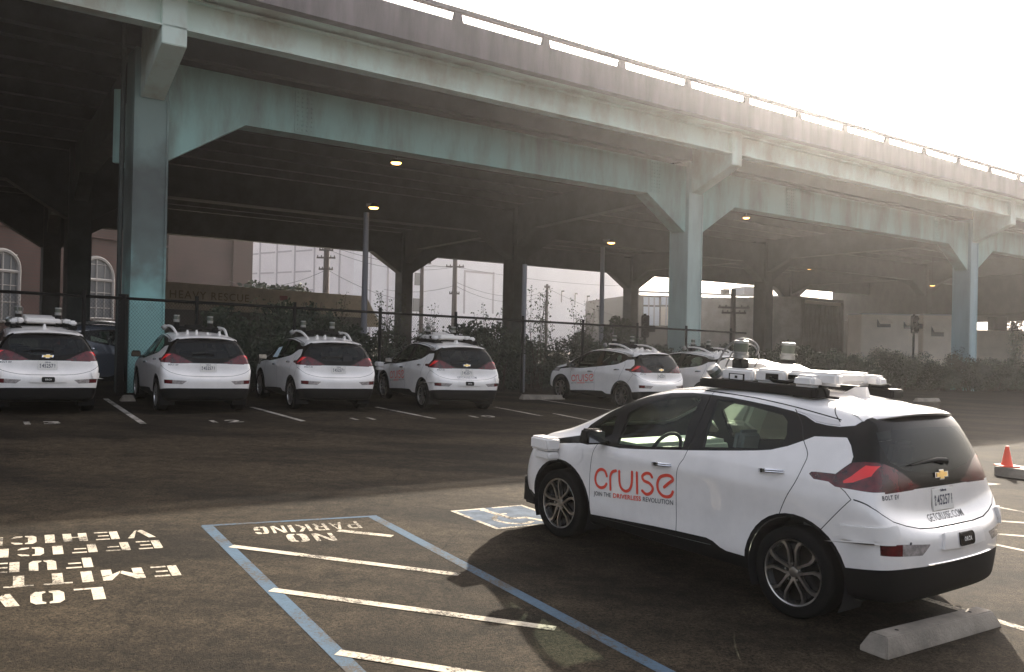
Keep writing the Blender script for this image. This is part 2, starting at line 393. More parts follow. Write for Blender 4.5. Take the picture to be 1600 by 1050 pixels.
GH=[(2.756,.925),(2.44,.998),(2.392,1.101),(2.226,1.235),(2.041,1.345),(1.78,1.428),(1.489,1.486),(1.25,1.508),(1.045,1.512),(.82,1.508),(.618,1.497),(.4,1.482),(.211,1.462),(.1,1.44),(0,1.402),(-.10,1.393),(-.197,1.393),(-.302,1.413),(-.351,1.464),(-.392,1.490),(-.41,1.498),(-.9,1.5),(-.9,.995),(-.55,.998),(-.36,.999),(-.30,1.0),(-.286,1.084),(-.33,1.13),(-.372,1.171),(-.372,1.211),(-.33,1.28),(-.285,1.326),(-.27,1.328),(-.036,1.306),(.038,1.266),(.149,1.212),(.28,1.167),(.42,1.142),(.556,1.122),(.8,1.088),(1.028,1.058),(1.35,1.018),(1.632,.983),(1.845,.961),(1.995,.960),(2.139,.958),(2.45,.925),(2.727,.885)]
FG=[(1.90,.995),(1.925,1.265),(1.80,1.34),(1.648,1.402),(1.45,1.455),(1.12,1.488),(1.15,1.25),(1.12,1.072),(1.5,1.022)]
QG=[(2.43,1.00),(2.25,1.14),(2.077,1.225),(2.02,1.06),(2.10,1.015)]
RG=[(.955,1.484),(.6,1.468),(.292,1.432),(.225,1.385),(.19,1.29),(.20,1.20),(.29,1.175),(.55,1.145),(.915,1.10),(.94,1.27)]
D1=[(2.139,.96),(2.165,.852),(2.182,.68),(2.184,.45),(2.172,.30)]
D2=[(1.030,1.535),(1.056,1.05),(1.10,.93),(1.120,.81),(1.122,.62),(1.117,.46),(1.116,.32)]
D3=[(.20,1.478),(.10,1.38),(.041,1.274),(-.032,1.18),(-.024,1.085),(.012,.967),(.075,.841),(.12,.735),(.16,.60)]
SILL=[(2.9,.26),(2.18,.304),(1.874,.330),(1.375,.368),(1.1,.384),(.80,.398),(.73,.385),(.66,.352),(.60,.338),(.42,.338)]
def build_skin():
    F=grid_faces(6); o={}
    sidef=lambda f:f[0][0].y>.3
    _,F=cut(F,circ(2.605,.315,.405),SIDE,sidef); _,F=cut(F,circ(0,.315,.405),SIDE,sidef)
    _,F=cut(F,[(2.22,.0),(3.0,.0),(3.0,.30),(2.22,.30)],SIDE,sidef); _,F=cut(F,[(-.39,.0),(.39,.0),(.39,.30),(-.39,.30)],SIDE,sidef)
    a,F=cut(F,circ(2.605,.315,.432),SIDE,sidef); b,F=cut(F,circ(0,.315,.432),SIDE,sidef); o['archf']=a; o['archr']=b
    _,F=cut(F,[(-1,0),(3.6,0),(3.6,.24),(-1,.24)],SIDE)
    # windscreen
    ff=lambda f:f[0][0].x>1.2
    wf=lambda f:f[0][0].x>1.2 and f[0][0].z>1.0
    o['windscreen'],F=cut(F,[(-.01,1.07),(.59,1.075),(.615,1.12),(.56,1.30),(.50,1.45),(.44,1.50),(-.01,1.522)],REAR,wf)
    # tail lamps
    _s=lambda f:f[0][0].x<.1
    F=[g_ for f in F for g_ in (splitline(f,(.72,0),(.72,2),REAR) if f[0][0].x<-.3 else [f])]
    lo=lambda f:sum(p.y for p,_ in f)/len(f)>.72
    tl,F=cut(F,[(-.085,1.052),(-.10,1.068),(-.13,1.072),(-.287,1.082),(-.335,1.13),(-.383,1.172),(-.458,1.187),(-.8,1.187),(-.8,.992),(-.556,1.0),(-.30,.997),(-.245,1.022),(-.13,1.022)],SIDE,lambda f:_s(f) and lo(f))
    tr,F=cut(F,[(.73,1.190),(.66,1.178),(.568,1.148),(.46,1.095),(.38,1.045),(.288,1.010),(.40,.993),(.73,.985)],REAR,lambda f:f[0][0].x<-.3 and not lo(f))
    o['lamp']=tl+tr
    rf=lambda f:f[0][0].x<-.2
    br,o['lamp']=cut(o['lamp'],[(-.355,1.03),(-.42,1.045),(-.52,1.10),(-.53,1.165),(-.47,1.165),(-.40,1.085),(-.35,1.045)],SIDE)
    o['lampbright']=br
    # side glass band
    for k,pl in (('g1',FG),('g2',QG),('g3',RG)):
        o[k],F=cut(F,pl,SIDE,lambda f:f[0][0].y>.4)
    gapw=.0062
    gaps=[D1,D2,D3,[(2.139,.957)]+[(2.0,.955)]]
    rs=smoothpl([(2.3,1.238),(2.041,1.372),(1.78,1.455),(1.489,1.513),(1.25,1.533),(1.045,1.537),(.7,1.530),(.504,1.520),(.2,1.492),(-.146,1.446),(-.185,1.438)],3)
    g,F=cut(F,strip(rs,.008),SIDE,lambda f:f[0][0].y>.35); o['seam']=g
    for pl in (D1,D2,D3): 
        _,F=cut(F,strip(smoothpl(pl,3),gapw),SIDE,lambda f:f[0][0].y>.4)
    o['blade'],F=cut(F,[(.20,1.469),(.08,1.445),(0,1.409),(-.10,1.400),(-.20,1.401),(-.17,1.432)],SIDE,lambda f:f[0][0].y>.4)
    dark,F=cut(F,GH,SIDE,lambda f:f[0][0].y>.35 or f[0][0].x<-.25)
    rg,dark=cut(dark,smoothpl([(-.05,1.405),(.46,1.398),(.615,1.38),(.635,1.30),(.60,1.19),(.45,1.13),(.2,1.095),(-.05,1.09)],1),REAR,lambda f:f[0][0].x<-.3)
    o['rearglass']=rg; o['dark']=dark
    TG=[(0,.738),(.279,.741),(.46,.752),(.60,.778),(.718,.812),(.80,.86),(.85,.90),(.872,.94),(.9,1.01)]
    _,F=cut(F,strip([(-.1,.738)]+TG,.0065),REAR,lambda f:f[0][0].x<-.42)
    tg,F=cut(F,[(-.1,.738)]+TG+[(-.1,1.01)],REAR,lambda f:f[0][0].x<-.42)
    o['tailgate']=tg
    _,F=cut(F,strip([(-.34,.998),(-.38,.975),(-.43,.932)],.006),SIDE,lambda f:f[0][0].x<0)
    _,F=cut(F,strip([(-.43,.932),(-.20,.665)],.006),SIDE,lambda f:f[0][0].x<0 and f[0][0].y>.4)
    _,F=cut(F,strip([(-.57,1.58),(-.10,1.58),(-.11,1.5),(-.187,1.427)],.006)[0:0] or strip([(-.05,1.60),(-.083,1.52),(-.13,1.47),(-.187,1.425)],.006),SIDE,lambda f:f[0][0].z>1.4 and f[0][0].x<.1)
    bl,F=cut(F,[(-.40,.462),(-.613,.492),(-.74,.508),(-1,.51),(-1,0),(-.3,0),(-.3,.455)],SIDE,rf); o['lower']=bl
    ln,F=cut(F,[(.832,.668),(.824,.594),(.676,.590),(.508,.586),(.43,.648),(.43,.655),(.677,.669)],REAR,lambda f:f[0][0].x<-.3)
    lr,ln=cut(ln,[(.9,.5),(.9,.8),(.69,.8),(.69,.5)],REAR); o['lens']=ln; o['reflector']=lr
    bp,F=cut(F,[(-.432,.934),(-.20,.668),(-.20,.2),(-1,.2),(-1,1.01),(-.5,1.01)],SIDE,rf); o['bumper']=bp
    sl,F=cut(F,SILL+[(.42,0),(2.9,0)],SIDE,lambda f:f[0][0].y>.3); 
    fl,F=cut(F,[(2.9,0),(3.6,0),(3.6,.36),(3.1,.36),(2.98,.30)],SIDE); 
    un,F=cut(F,[(-1,0),(3.6,0),(3.6,.235),(-1,.235)],SIDE); o['sill']=sl+fl+un
    hl,F=cut(F,[(.42,.80),(.62,.78),(.88,.82),(.88,.90),(.80,.93),(.60,.89),(.44,.86)],REAR,lambda f:f[0][0].x>2.72); o['headlamp']=hl
    gr,F=cut(F,[(-.1,.50),(.50,.50),(.62,.60),(.56,.68),(-.1,.68)],REAR,lambda f:f[0][0].x>2.9); o['grille']=gr
    d1,F=cut(F,[(2.137,.98),(2.165,.852),(2.182,.68),(2.184,.45),(2.172,.28),(1.116,.28),(1.117,.46),(1.122,.62),(1.12,.81),(1.10,.93),(1.056,1.05),(1.05,1.10),(1.9,1.0)],SIDE,lambda f:f[0][0].y>.6); o['door1']=d1
    d2,F=cut(F,[(1.116,.28),(1.117,.46),(1.122,.62),(1.12,.81),(1.10,.93),(1.056,1.05),(1.05,1.2),(-.03,1.33),(-.032,1.18),(-.024,1.085),(.012,.967),(.075,.841),(.12,.735),(.22,.60),(.40,.45),(.44,.30)],SIDE,lambda f:f[0][0].y>.6); o['door2']=d2
    o['body']=F
    return o
def build_liner():
    F=grid_faces(2)
    for pl in (FG,QG,RG): _,F=cut(F,[(a,b) for a,b in pl],SIDE,lambda f:f[0][0].y>.4)
    _,F=cut(F,circ(2.605,.315,.41),SIDE,lambda f:f[0][0].y>.3); _,F=cut(F,circ(0,.315,.41),SIDE,lambda f:f[0][0].y>.3)
    _,F=cut(F,[(-.01,1.06),(.60,1.065),(.625,1.12),(.56,1.30),(.50,1.46),(.44,1.51),(-.01,1.53)],REAR,lambda f:f[0][0].x>1.2 and f[0][0].z>1.0)
    _,F=cut(F,[(-.01,1.42),(.66,1.40),(.66,1.17),(.45,1.10),(-.01,1.07)],REAR,lambda f:f[0][0].x<-.3)
    return F
SK=build_skin(); LIN=build_liner()
_all=grid_faces(5); _v=[];_f=[]
for f in _all:
    o_=len(_v); _v+=[tuple(p) for p,_ in f]; _f.append((o_,o_+1,o_+2,o_+3))
    _v+=[(p.x,-p.y,p.z) for p,_ in f]; _f.append((o_+4,o_+5,o_+6,o_+7))
BV=BVHTree.FromPolygons(_v,_f)
def side_pt(x,z,off=.003,s=1):
    h=BV.ray_cast(Vector((x,2*s,z)),Vector((0,-s,0))); p,n=h[0],h[1]
    if p is None: return Vector((x,.85*s,z))
    return p+Vector((0,s*off,0))
def rear_pt(y,z,off=.003):
    h=BV.ray_cast(Vector((-2,y,z)),Vector((1,0,0))); p=h[0]
    if p is None: return Vector((-.7,y,z))
    nn=h[1] if h[1].x<0 else -h[1]
    return p+nn*off
def top_pt(x,y,off=0):
    h=BV.ray_cast(Vector((x,y,3)),Vector((0,0,-1))); return h[0]+Vector((0,0,off))
# ------------------------------------------------------------------ car parts (meshes made once, shared by every car)
CM={}
def once(k,fn):
    if k not in CM: CM[k]=fn()
    return CM[k]
def part(name,me,m,parent,loc=None,rz=None):
    o=bpy.data.objects.new(name,me)
    if not me.materials: me.materials.append(m)
    COL.objects.link(o); o.parent=parent
    if loc is not None: o.location=loc
    if rz is not None: o.rotation_euler=(0,0,rz)
    return o
def sk(k,sides=(1,-1),off=0): return once(('sk',k,sides,off),lambda:skin(SK[k],sides,off))
def bk(key,fn,bev=0,smooth=True,seg=2):
    def f():
        me=fn().bake(bev,seg)
        if smooth: sm(me)
        me.name=key; return me
    return once(key,f)
def mk_tyre():
    b=MB(); pr=[(.236,-.095),(.245,-.108),(.285,-.112),(.312,-.104),(.322,-.092),(.325,-.06),(.325,.06),(.322,.092),(.312,.104),(.285,.112),(.245,.108),(.236,.095)]
    b.lathe(pr,axis='y',n=56); 
    b.lathe([(.236,.095),(.228,.085),(.20,.0),(.20,-.09),(.236,-.095)],axis='y',n=40); return b
def mk_rim():
    b=MB(); b.lathe([(.222,.080),(.226,.098),(.235,.101),(.238,.096),(.236,.085)],axis='y',n=56)
    for i in range(5):
        th=2*math.pi*i/5+.31
        for s in(-1,1):
            pts=[]
            for r,da,w,h in((.035,.55,.012,.088),(.065,.40,.010,.092),(.11,.25,.0085,.094),(.16,.20,.009,.096),(.20,.25,.011,.097),(.226,.33,.017,.096)):
                a=th+s*da; c=Vector((r*math.cos(a),0,r*math.sin(a))); t=Vector((-math.sin(a),0,math.cos(a)))
                pts.append((c-t*w,c+t*w,h))
            vs=[];
            for a_,b_,h in pts: vs+=[a_+Vector((0,h,0)),b_+Vector((0,h,0)),a_+Vector((0,h-.035,0)),b_+Vector((0,h-.035,0))]
            fs=[]
            for q in range(len(pts)-1):
                o_=q*4; fs+=[(o_,o_+1,o_+5,o_+4),(o_+2,o_+6,o_+7,o_+3),(o_,o_+4,o_+6,o_+2),(o_+1,o_+3,o_+7,o_+5)]
            b.add(vs,fs)
    b.lathe([(.0,.088),(.028,.090),(.040,.086),(.046,.06)],axis='y',n=24)
    return b
def mk_dish():
    b=MB(); b.lathe([(.0,.045),(.06,.05),(.12,.045),(.2,.055),(.226,.085)],axis='y',n=40)
    return b
def mk_disc():
    b=MB(); b.lathe([(.06,.03),(.14,.03),(.14,.015),(.06,.015)],axis='y',n=30); return b
def mk_nuts():
    b=MB()
    for i in range(5):
        a=2*math.pi*i/5+.31; b.lathe([(.0,.10),(.008,.098),(.009,.075)],c=(.062*math.cos(a),0,.062*math.sin(a)),axis='y',n=8)
    return b
def mk_mirror():
    b=MB(); b.box((0,.0,0),(.15,.215,.135),taper=(.75,.8)); b.box((.0,-.13,-.055),(.09,.12,.035)); return b
def mk_handle():
    b=MB(); 
    pts=[(-.105,0,0),(-.09,.022,.001),(-.05,.034,.003),(0,.037,.004),(.05,.034,.003),(.09,.022,.001),(.105,0,0)]
    for dz in(-.007,.007): b.tube([(x,y,z+dz) for x,y,z in pts],[.007,.010,.012,.012,.012,.010,.007],8)
    return b
def mk_spoiler():
    b=MB(); n=24; vs=[];fs=[]
    for i in range(n+1):
        y=-.615+1.23*i/n; t=abs(y)/.615
        p=BV.ray_cast(Vector((-.26,y*.94,3)),Vector((0,0,-1)))[0]; zt=p.z if p else 1.5
        xe=-.505+.165*t**3.0; ze=1.515-.062*t**2.6
        z0=zt+.003
        vs+=[(-.24,y*.96,z0),(lerp(-.24,xe,.5),y*.985,lerp(z0,ze,.42)+.006),(xe+.012,y,ze+.004),(xe,y,ze-.006),(xe+.012,y,ze-.018),(xe+.13,y*.96,ze-.045)]
    k=6
    for i in range(n):
        for j in range(k-1): fs.append((i*k+j,(i+1)*k+j,(i+1)*k+j+1,i*k+j+1))
        fs.append((i*k+k-1,(i+1)*k+k-1,(i+1)*k,i*k))
    fs+=[tuple(range(k)),tuple(n*k+j for j in range(k-1,-1,-1))]
    b.add(vs,fs); return b
def mk_wiper():
    b=MB(); pts=[rear_pt(y,z,.02) for y,z in((-.08,1.165),(.05,1.178),(.2,1.172),(.40,1.155))]
    b.tube(pts,[.022,.019,.013,.006],8); b.lathe([(0,.03),(.02,.025),(.024,-.01)],c=tuple(rear_pt(-.08,1.160,.02)),axis='x',n=12); return b
def mk_fin():
    b=MB(); vs=[(.21,0,0),(.005,.022,-.01),(.005,-.022,-.01),(.10,.010,.062),(.10,-.010,.062),(.02,.008,.070),(.02,-.008,.070),(.19,.018,-.005),(.19,-.018,-.005)]
    b.add(vs,[(0,7,3),(0,3,4),(0,4,8),(7,1,5,3),(8,4,6,2),(3,5,6,4),(1,2,6,5)]); return b
def mk_boxes(lst,rot=None):
    b=MB()
    for c,d,*r in lst: b.box(c,d,taper=r[0] if r else None)
    return b
def mk_seat():
    b=MB(); b.box((0,0,.38),(.50,.50,.16)); b.box((-.30,0,.72),(.14,.50,.60),rot=Matrix.Rotation(R(-14),3,'Y')); b.box((-.42,0,1.12),(.10,.28,.20),rot=Matrix.Rotation(R(-10),3,'Y')); return b
def mk_wheelr():
    b=MB(); pts=[(0,.185*math.cos(a),.185*math.sin(a)) for a in [2*math.pi*k/24 for k in range(25)]]
    b.tube(pts,.017,8,cap=False); b.box((-.02,0,0),(.05,.12,.10)); b.box((-.005,.09,0),(.02,.14,.03)); b.box((-.005,-.09,0),(.02,.14,.03)); b.box((-.005,0,-.09),(.02,.03,.14)); return b
def mk_dash():
    b=MB(); b.box((2.02,0,.86),(.52,1.36,.26),taper=(.8,.95)); b.box((1.66,0,.55),(.6,.26,.30)); return b
def mk_lidar():
    b=MB(); b.lathe([(0,.0),(.058,.0),(.058,.075),(.053,.078),(.053,.085)],n=24); return b
def linermesh():
    me=skin(LIN,(1,-1),-.028); return me
def mk_wells():
    b=MB()
    for s in(1,-1):
        for cx in(0,2.605):
            n=20; vs=[];fs=[]
            for k in range(n+1):
                a=math.pi*(-.15+1.30*k/n)
                for y in(.845,.56): vs.append((cx+.40*math.cos(a),s*y,.315+.40*math.sin(a)))
            for k in range(n): fs.append((2*k,2*k+2,2*k+3,2*k+1))
            fs.append(tuple(2*k+1 for k in range(n+1))); b.add(vs,fs)
    b.add([(-.45,-.70,.22),(3.0,-.70,.22),(3.0,.70,.22),(-.45,.70,.22)],[(0,1,2,3)]); return b
def bowtie(mb,s,fn):
    w,h=.085*s,.030*s
    mb.add([fn(x,y) for x,y in((-w,-h*.55),(-w*.38,-h*.55),(-w*.38,-h),(w*.30,-h),(w*.30,-h*.55),(w*.9,-h*.55),(w,h*.55),(w*.38,h*.55),(w*.38,h),(-w*.30,h),(-w*.30,h*.55),(-w*.9,h*.55))],[tuple(range(12))]); return mb
CZ=5.25
def cpx(x,y):   # decal artwork coordinates -> door skin (x along the car, z up)
    # art x 345..1005 maps to car x 2.125..1.150, with the baseline rising to the rear
    t=(x-345)/660; X=2.122-.975*t**1.0-.02*t*(1-t)
    zb=.555+.098*t; sc=.198/ (200+8*t)
    yb=975+45*t
    return X,zb+(yb-y)*sc*1.02
LET={'c':[(458,858),(440,815),(405,800),(372,825),(357,885),(371,940),(405,966),(440,957),(456,930)],
'r':[(492,978),(489,870),(503,823),(536,808)],
'u':[(565,812),(568,900),(583,958),(620,987),(655,968),(671,910),(673,815)],
'i':[(713,820),(717,998)],
's':[(836,852),(820,826),(787,822),(758,848),(771,886),(815,908),(842,948),(828,990),(790,1004),(758,976)],
'e':[(932,935),(965,902),(999,870),(983,840),(945,833),(900,852),(879,905),(886,965),(917,1007),(955,1018),(985,1005),(998,973)]}
def mk_cruise(s):
    b=MB()
    def fn(x,z): return tuple(side_pt(x,z,.0035,s))
    # on the right-hand door the word must still read left to right
    for k,p in LET.items():
        q=[cpx(*a) for a in p]
        if s<0: q=[(2.122+1.147-x,z) for x,z in q]
        stroke(b,q,.0265,fn)
    return b
def text_side(txt,size,x0,z0,slope,s,spacing,bold,sx=1,fit=None):
    me=textmesh(txt,size,spacing,bold)
    if fit: xx_=[q.co.x for q in me.vertices]; sx=fit/(max(xx_)-min(xx_))
    for q in me.vertices:
        u=q.co.x*sx; q.co=side_pt(x0-u*s,z0+q.co.y+slope*u*1.0,.0035,s)
    return me
def text_rear(txt,size,y0,z0,spacing=1,bold=0,sx=1,off=.0015):
    me=textmesh(txt,size,spacing,bold)
    for q in me.vertices: q.co=rear_pt(y0-q.co.x*sx,z0+q.co.y,off)
    return me
def mk_bulge(poly,pr,flt,off,keys=('bumper','lower'),sides=(1,-1)):
    F=[]
    for k in keys: F+=SK[k]
    if 'lens' in keys: pass
    a,_=cut(F,poly,pr,flt)
    me=skin(a,sides,.001)
    for nm in [x.name for x in me.attributes if 'normal' in x.name]: me.attributes.remove(me.attributes[nm])
    bm=bmesh.new(); bm.from_mesh(me)
    r=bmesh.ops.solidify(bm,geom=bm.faces[:],thickness=-off); bmesh.ops.recalc_face_normals(bm,faces=bm.faces); bm.to_mesh(me); bm.free(); sm(me,50); return me
def car(name,pose,label,rack='white',emblem=True,decal=False,webtext=False,pods=False,paper=False,hero=False,group='white self driving hatchbacks in the lot',paint=None,cat='car',dz=0,glassm=None):
    x,y,yaw=pose; n=gn(); f=Vector((math.cos(yaw),math.sin(yaw),0)); f=(f-n*f.dot(n)).normalized(); l=n.cross(f)
    t=bpy.data.objects.new(name,None); COL.objects.link(t); t.empty_display_size=.3
    t.matrix_world=Matrix(((f.x,l.x,n.x,x),(f.y,l.y,n.y,y),(f.z,l.z,n.z,G(x,y)+dz),(0,0,0,1)))
    tag(t,label,cat,group)
    PT=paint or M['paint']; GL=M['glass'] if hero else (glassm or M['farglass'])
    def sp(nm,k,m,par=t,sides=(1,-1),off=0):
        me=sk(k,sides,off)
        if paint and m is paint:
            me=once(('p',k,sides,paint.name),lambda:me.copy()); me.materials.clear(); me.materials.append(m)
        return part(nm,me,m,par)
    body=sp('body','body',PT)
    
    for s in(1,-1): sp('roof_seam','seam',M['gloss_black'],body,(s,)); sp('pillar_blade','blade',M['silver'],body,(s,),off=.004); sp('wheel_arch_trim','archf',M['black'],t,(s,)); sp('wheel_arch_trim','archr',M['black'],t,(s,))
    sp('window_surround','dark',M['gloss_black'])
    sp('windscreen','windscreen',M['glass'])
    sp('sill_trim','sill',M['black']); sp('lower_bumper','lower',M['black'])
    bmp=sp('rear_bumper','bumper',PT); 
    for s in(1,-1): sp('fog_lamp','lens',M['lens'],bmp,(s,)); sp('reflector','reflector',M['redclear'] if 0 else M['red'],bmp,(s,))
    tg=sp('tailgate','tailgate',PT); 
    rw=sp('rear_window','rearglass',GL if not hero else M['tint']); part('wiper',bk('wiper',mk_wiper),M['black'],rw)
    for s in(1,-1):
        d=sp('door','door1',PT,t,(s,)); sp('window','g1',GL,d,(s,)); h=part('handle',bk('handle',mk_handle),M['chrome'],d)
        h.location=side_pt(1.287,.905,.0,s); h.rotation_euler=(0,R(4.5),0); h.scale=(1,s,1)
        if decal:
            part('lettering',bk('cruise%d'%s,lambda:mk_cruise(s),smooth=False),M['decal_red'],d)
            for nm,tx,xx,m in (('a','JOIN THE',2.005,M['decal_grey']),('b','DRIVERLESS',1.695,M['decal_red']),('c','REVOLUTION',1.325,M['decal_grey'])):
                wd=.056
                if s<0: xx=2.122+1.147-xx
                z0=.5+.098*((2.122-xx)/.975 if s>0 else (xx-1.147)/.975)
                part('slogan',once('js'+nm+str(s),lambda tx=tx,xx=xx,z0=z0,wd=wd,nm=nm:text_side(tx,wd,xx,z0+.008,.10,s,1.05,.0014 if nm=='b' else .0004,.95,fit={'a':.225,'b':.345,'c':.345}[nm])),m,d)
        d=sp('door','door2',PT,t,(s,)); sp('window','g3',GL if not hero else M['glass'],d,(s,)); h=part('handle',bk('handle',mk_handle),M['chrome'],d)
        h.location=side_pt(.222,1.022,.0,s); h.rotation_euler=(0,R(6),0); h.scale=(1,s,1)
        sp('quarter_window','g2',GL,t,(s,))
        L_=sp('tail_light','lamp',M['red'],t,(s,)); sp('lamp_core','lampbright',M['redclear'],L_,(s,))
        sp('headlight','headlamp',M['lens'],t,(s,))
        mi=part('side_mirror',bk('mirror',mk_mirror,.03,seg=3),M['gloss_black'],t); mi.location=(2.07,s*.965,1.045); mi.scale=(1,s,1); mi.rotation_euler=(0,0,-s*R(8))
        g_=part('mirror_glass',bk('mglass',lambda:mk_boxes([((0,0,0),(.006,.17,.10))]),.002),M['mirrorglass'],mi); g_.location=(-.077,0,0)
        for cx in(0,2.605):
            w=part('wheel',bk('tyre',mk_tyre),M['rubber'],t); w.location=(cx,s*.765,.325); w.scale=(1,s,1); w.rotation_euler=(0,(.35 if cx else .1),0)
            part('rim',bk('rim',mk_rim),M['silver'],w); part('rim_dish',bk('dish',mk_dish),M['gloss_black'],w); part('wheel_nuts',bk('nuts',mk_nuts),M['silver'],w); 
    sp('grille','grille',M['gloss_black'])
    part('spoiler',bk('spoiler',mk_spoiler),PT if not paint else M['black'],t)
    part('inner_shell',once('liner',linermesh),M['liner'],t); part('wheel_wells',bk('wells',mk_wells,smooth=False),M['liner'],t)
    part('dashboard',bk('dash',mk_dash,.04),M['dashmat'],t)
    part('cabin_floor',bk('cfloor',lambda:mk_boxes([((1.0,0,.28),(2.4,1.5,.06)),((-.2,0,.60),(.5,1.4,.30))]),.02),M['trim_int'],t)
    for sx,sy in((1.25,.37),(1.25,-.37),(.32,.36),(.32,-.36)):
        q=part('seat',bk('seat',mk_seat,.04,seg=3),M['seat'],t); q.location=(sx,sy,.02)
    sw=part('steering_wheel',bk('steer',mk_wheelr),M['black'],t); sw.location=(1.72,.37,.93); sw.rotation_euler=(0,R(-22),0)
    # number plate
    pl=part('number_plate',once('plate',lambda:sm_ret(MB().box((-.622,0,.905),(.012,.305,.155),rot=Matrix.Rotation(R(7),3,'Y')).bake(.004))),M['plate'],t)
    part('plate_frame',once('pframe',lambda:sm_ret(MB().box((-.617,0,.905),(.012,.325,.175),rot=Matrix.Rotation(R(7),3,'Y')).bake(.004))),M['silver'],pl)
    def ptxt():
        ms=[]
        for tx,sz,yy,zz,sx in(('45257',.098,0,.898,.72),('California',.022,0,.968,1),('M',.030,.118,.925,.9),('F',.030,.118,.900,.9),('G',.030,.118,.875,.9),('0',.030,-.118,.925,.9),('0',.030,-.118,.900,.9),('1',.030,-.118,.875,.9)):
            me=textmesh(tx,sz,1.05,.0015)
            for q in me.vertices:
                v_=q.co; q.co=Vector((-.630+(zz+v_.y-.905)*math.sin(R(7)),yy-v_.x*sx,zz+v_.y))
            ms.append(me)
        b=MB()
        for me in ms: b.add([tuple(q.co) for q in me.vertices],[tuple(p.vertices) for p in me.polygons])
        return b.bake()
    part('plate_lettering',once('ptxt',ptxt),M['ink'],pl)
    part('badge_lettering',once('bolt',lambda:text_rear('BOLT EV',.040,.665,.958,1.25,.0015)),M['decal_grey'],tg)
    if emblem:
        part('emblem_frame',once('bt1',lambda:bowtie(MB(),1.15,lambda a,b_:tuple(rear_pt(-a,1.075+b_,.010))).bake()),M['chrome'],rw)
        part('emblem',once('bt2',lambda:bowtie(MB(),.92,lambda a,b_:tuple(rear_pt(-a,1.075+b_,.014))).bake()),M['gold'],rw)
    if webtext: part('web_lettering',once('web',lambda:text_rear('GETCRUISE.COM',.064,.01,.790,1.12,.0002,.95)),M['decal_grey'],tg)
    fin=once('fin',lambda:sm_ret(mk_fin().bake()))
    if rack=='white':
        f_=part('roof_fin',fin,M['white_plastic'],t); f_.location=top_pt(.05,0); f_.scale=(1.15,1.4,1.1); f_.location.x=-.02
        part('roof_board',bk('board',lambda:mk_boxes([((.64,.47,1.607),(1.14,.17,.075)),((.50,-.47,1.600),(1.0,.17,.075)),((.9,0,1.625),(.45,.9,.045))]),.012),M['black'],t)
        hb=part('sensor_housing',bk('housing',lambda:mk_boxes([((.89,.40,1.688),(.33,.14,.110)),((.57,.40,1.700),(.28,.14,.115)),((.20,.40,1.712),(.44,.10,.10)),((.82,-.42,1.690),(.42,.14,.11)),((.42,-.42,1.70),(.34,.14,.11)),((.34,0,1.712),(.30,.60,.09))]),.022,seg=3),M['white_plastic'],t)
        def hump():
            b=MB(); pr=[(1.40,1.66),(1.34,1.745),(1.17,1.815),(1.03,1.788),(.80,1.790),(.62,1.735),(.50,1.70),(.50,1.64),(1.4,1.64)]
            b.prism([Vector((x,0,z)) for x,z in pr],(0,.26,0),(0,-.26,0)); return b
        part('sensor_cover',bk('hump',hump,.02),M['white_plastic'],t)
        part('sensor_window',bk('swin',lambda:mk_boxes([((.885,.472,1.672),(.16,.006,.056)),((.54,.472,1.697),(.12,.006,.05)),((.355,.462,1.708),(.075,.02,.036))]),.002),M['gloss_black'],hb)
        part('sensor_panel',bk('spanel',lambda:mk_boxes([((.885,.475,1.672),(.13,.006,.042))]),.002),M['white_plastic'],hb)
        part('sensor_port',bk('sport',lambda:mk_boxes([((.885,.479,1.672),(.026,.004,.022))]),.001),M['black'],hb)
        for sy,gx in((.49,.20),(-.50,.24)):
            g_=part('antenna_pod',bk('gps',lambda:mk_boxes([((0,0,.025),(.195,.15,.095),(.85,.85))]),.026,seg=3),M['white_plastic'],t); g_.location=(gx,sy,1.665)
            part('pod_base',bk('gpsb',lambda:mk_boxes([((0,0,-.06),(.20,.155,.08))]),.015),M['black'],g_)
        cab=[(.58,.45,1.69),(.50,.50,1.668),(.38,.50,1.666),(.28,.49,1.675)]
        part('cable',bk('cable',lambda:MB().tube(cab,.014,8)),M['rubber'],t); part('cable',bk('cable3',lambda:MB().tube([(.12,.46,1.655),(.07,.47,1.63),(.06,.44,1.58),(.0,.38,1.575)],.011,8)),M['rubber'],t); part('cable',bk('cable2',lambda:MB().tube([(.10,-.2,1.66),(.05,-.28,1.655),(.02,-.33,1.668),(.04,-.40,1.66),(.14,-.46,1.64)],.018,8)),M['rubber'],t)
        lid=[(.94,.36,1.745),(.97,-.34,1.745)]
        part('cable',bk('cable4',lambda:MB().tube(smooth3([(1.13,.44,1.70),(1.12,.42,1.79),(1.06,.40,1.905),(.94,.39,1.985),(.80,.39,1.972),(.745,.39,1.915),(.775,.38,1.86)]),.009,8)),M['greycable'],t); part('cable',bk('cable5',lambda:MB().tube(smooth3([(1.15,.30,1.72),(1.08,.30,1.86),(.98,.30,1.94),(.86,.29,1.93),(.80,.30,1.84),(.84,.30,1.76)]),.007,8)),M['greycable'],t)
        # tilted side lidars
        for s in(1,-1):
            q=part('side_lidar',bk('sl',lambda:MB().lathe([(0,-.045),(.052,-.045),(.056,-.01),(.056,.035),(.045,.05),(0,.052)],n=24)),M['lidarmetal'],t); q.location=(1.09,s*.50,1.700); q.rotation_euler=(R(-s*38),R(18),0)
            part('lidar_glass',bk('slg',lambda:MB().lathe([(.0575,-.015),(.0575,.02)],n=24)),M['lidarglass'],q)
    elif rack=='black':
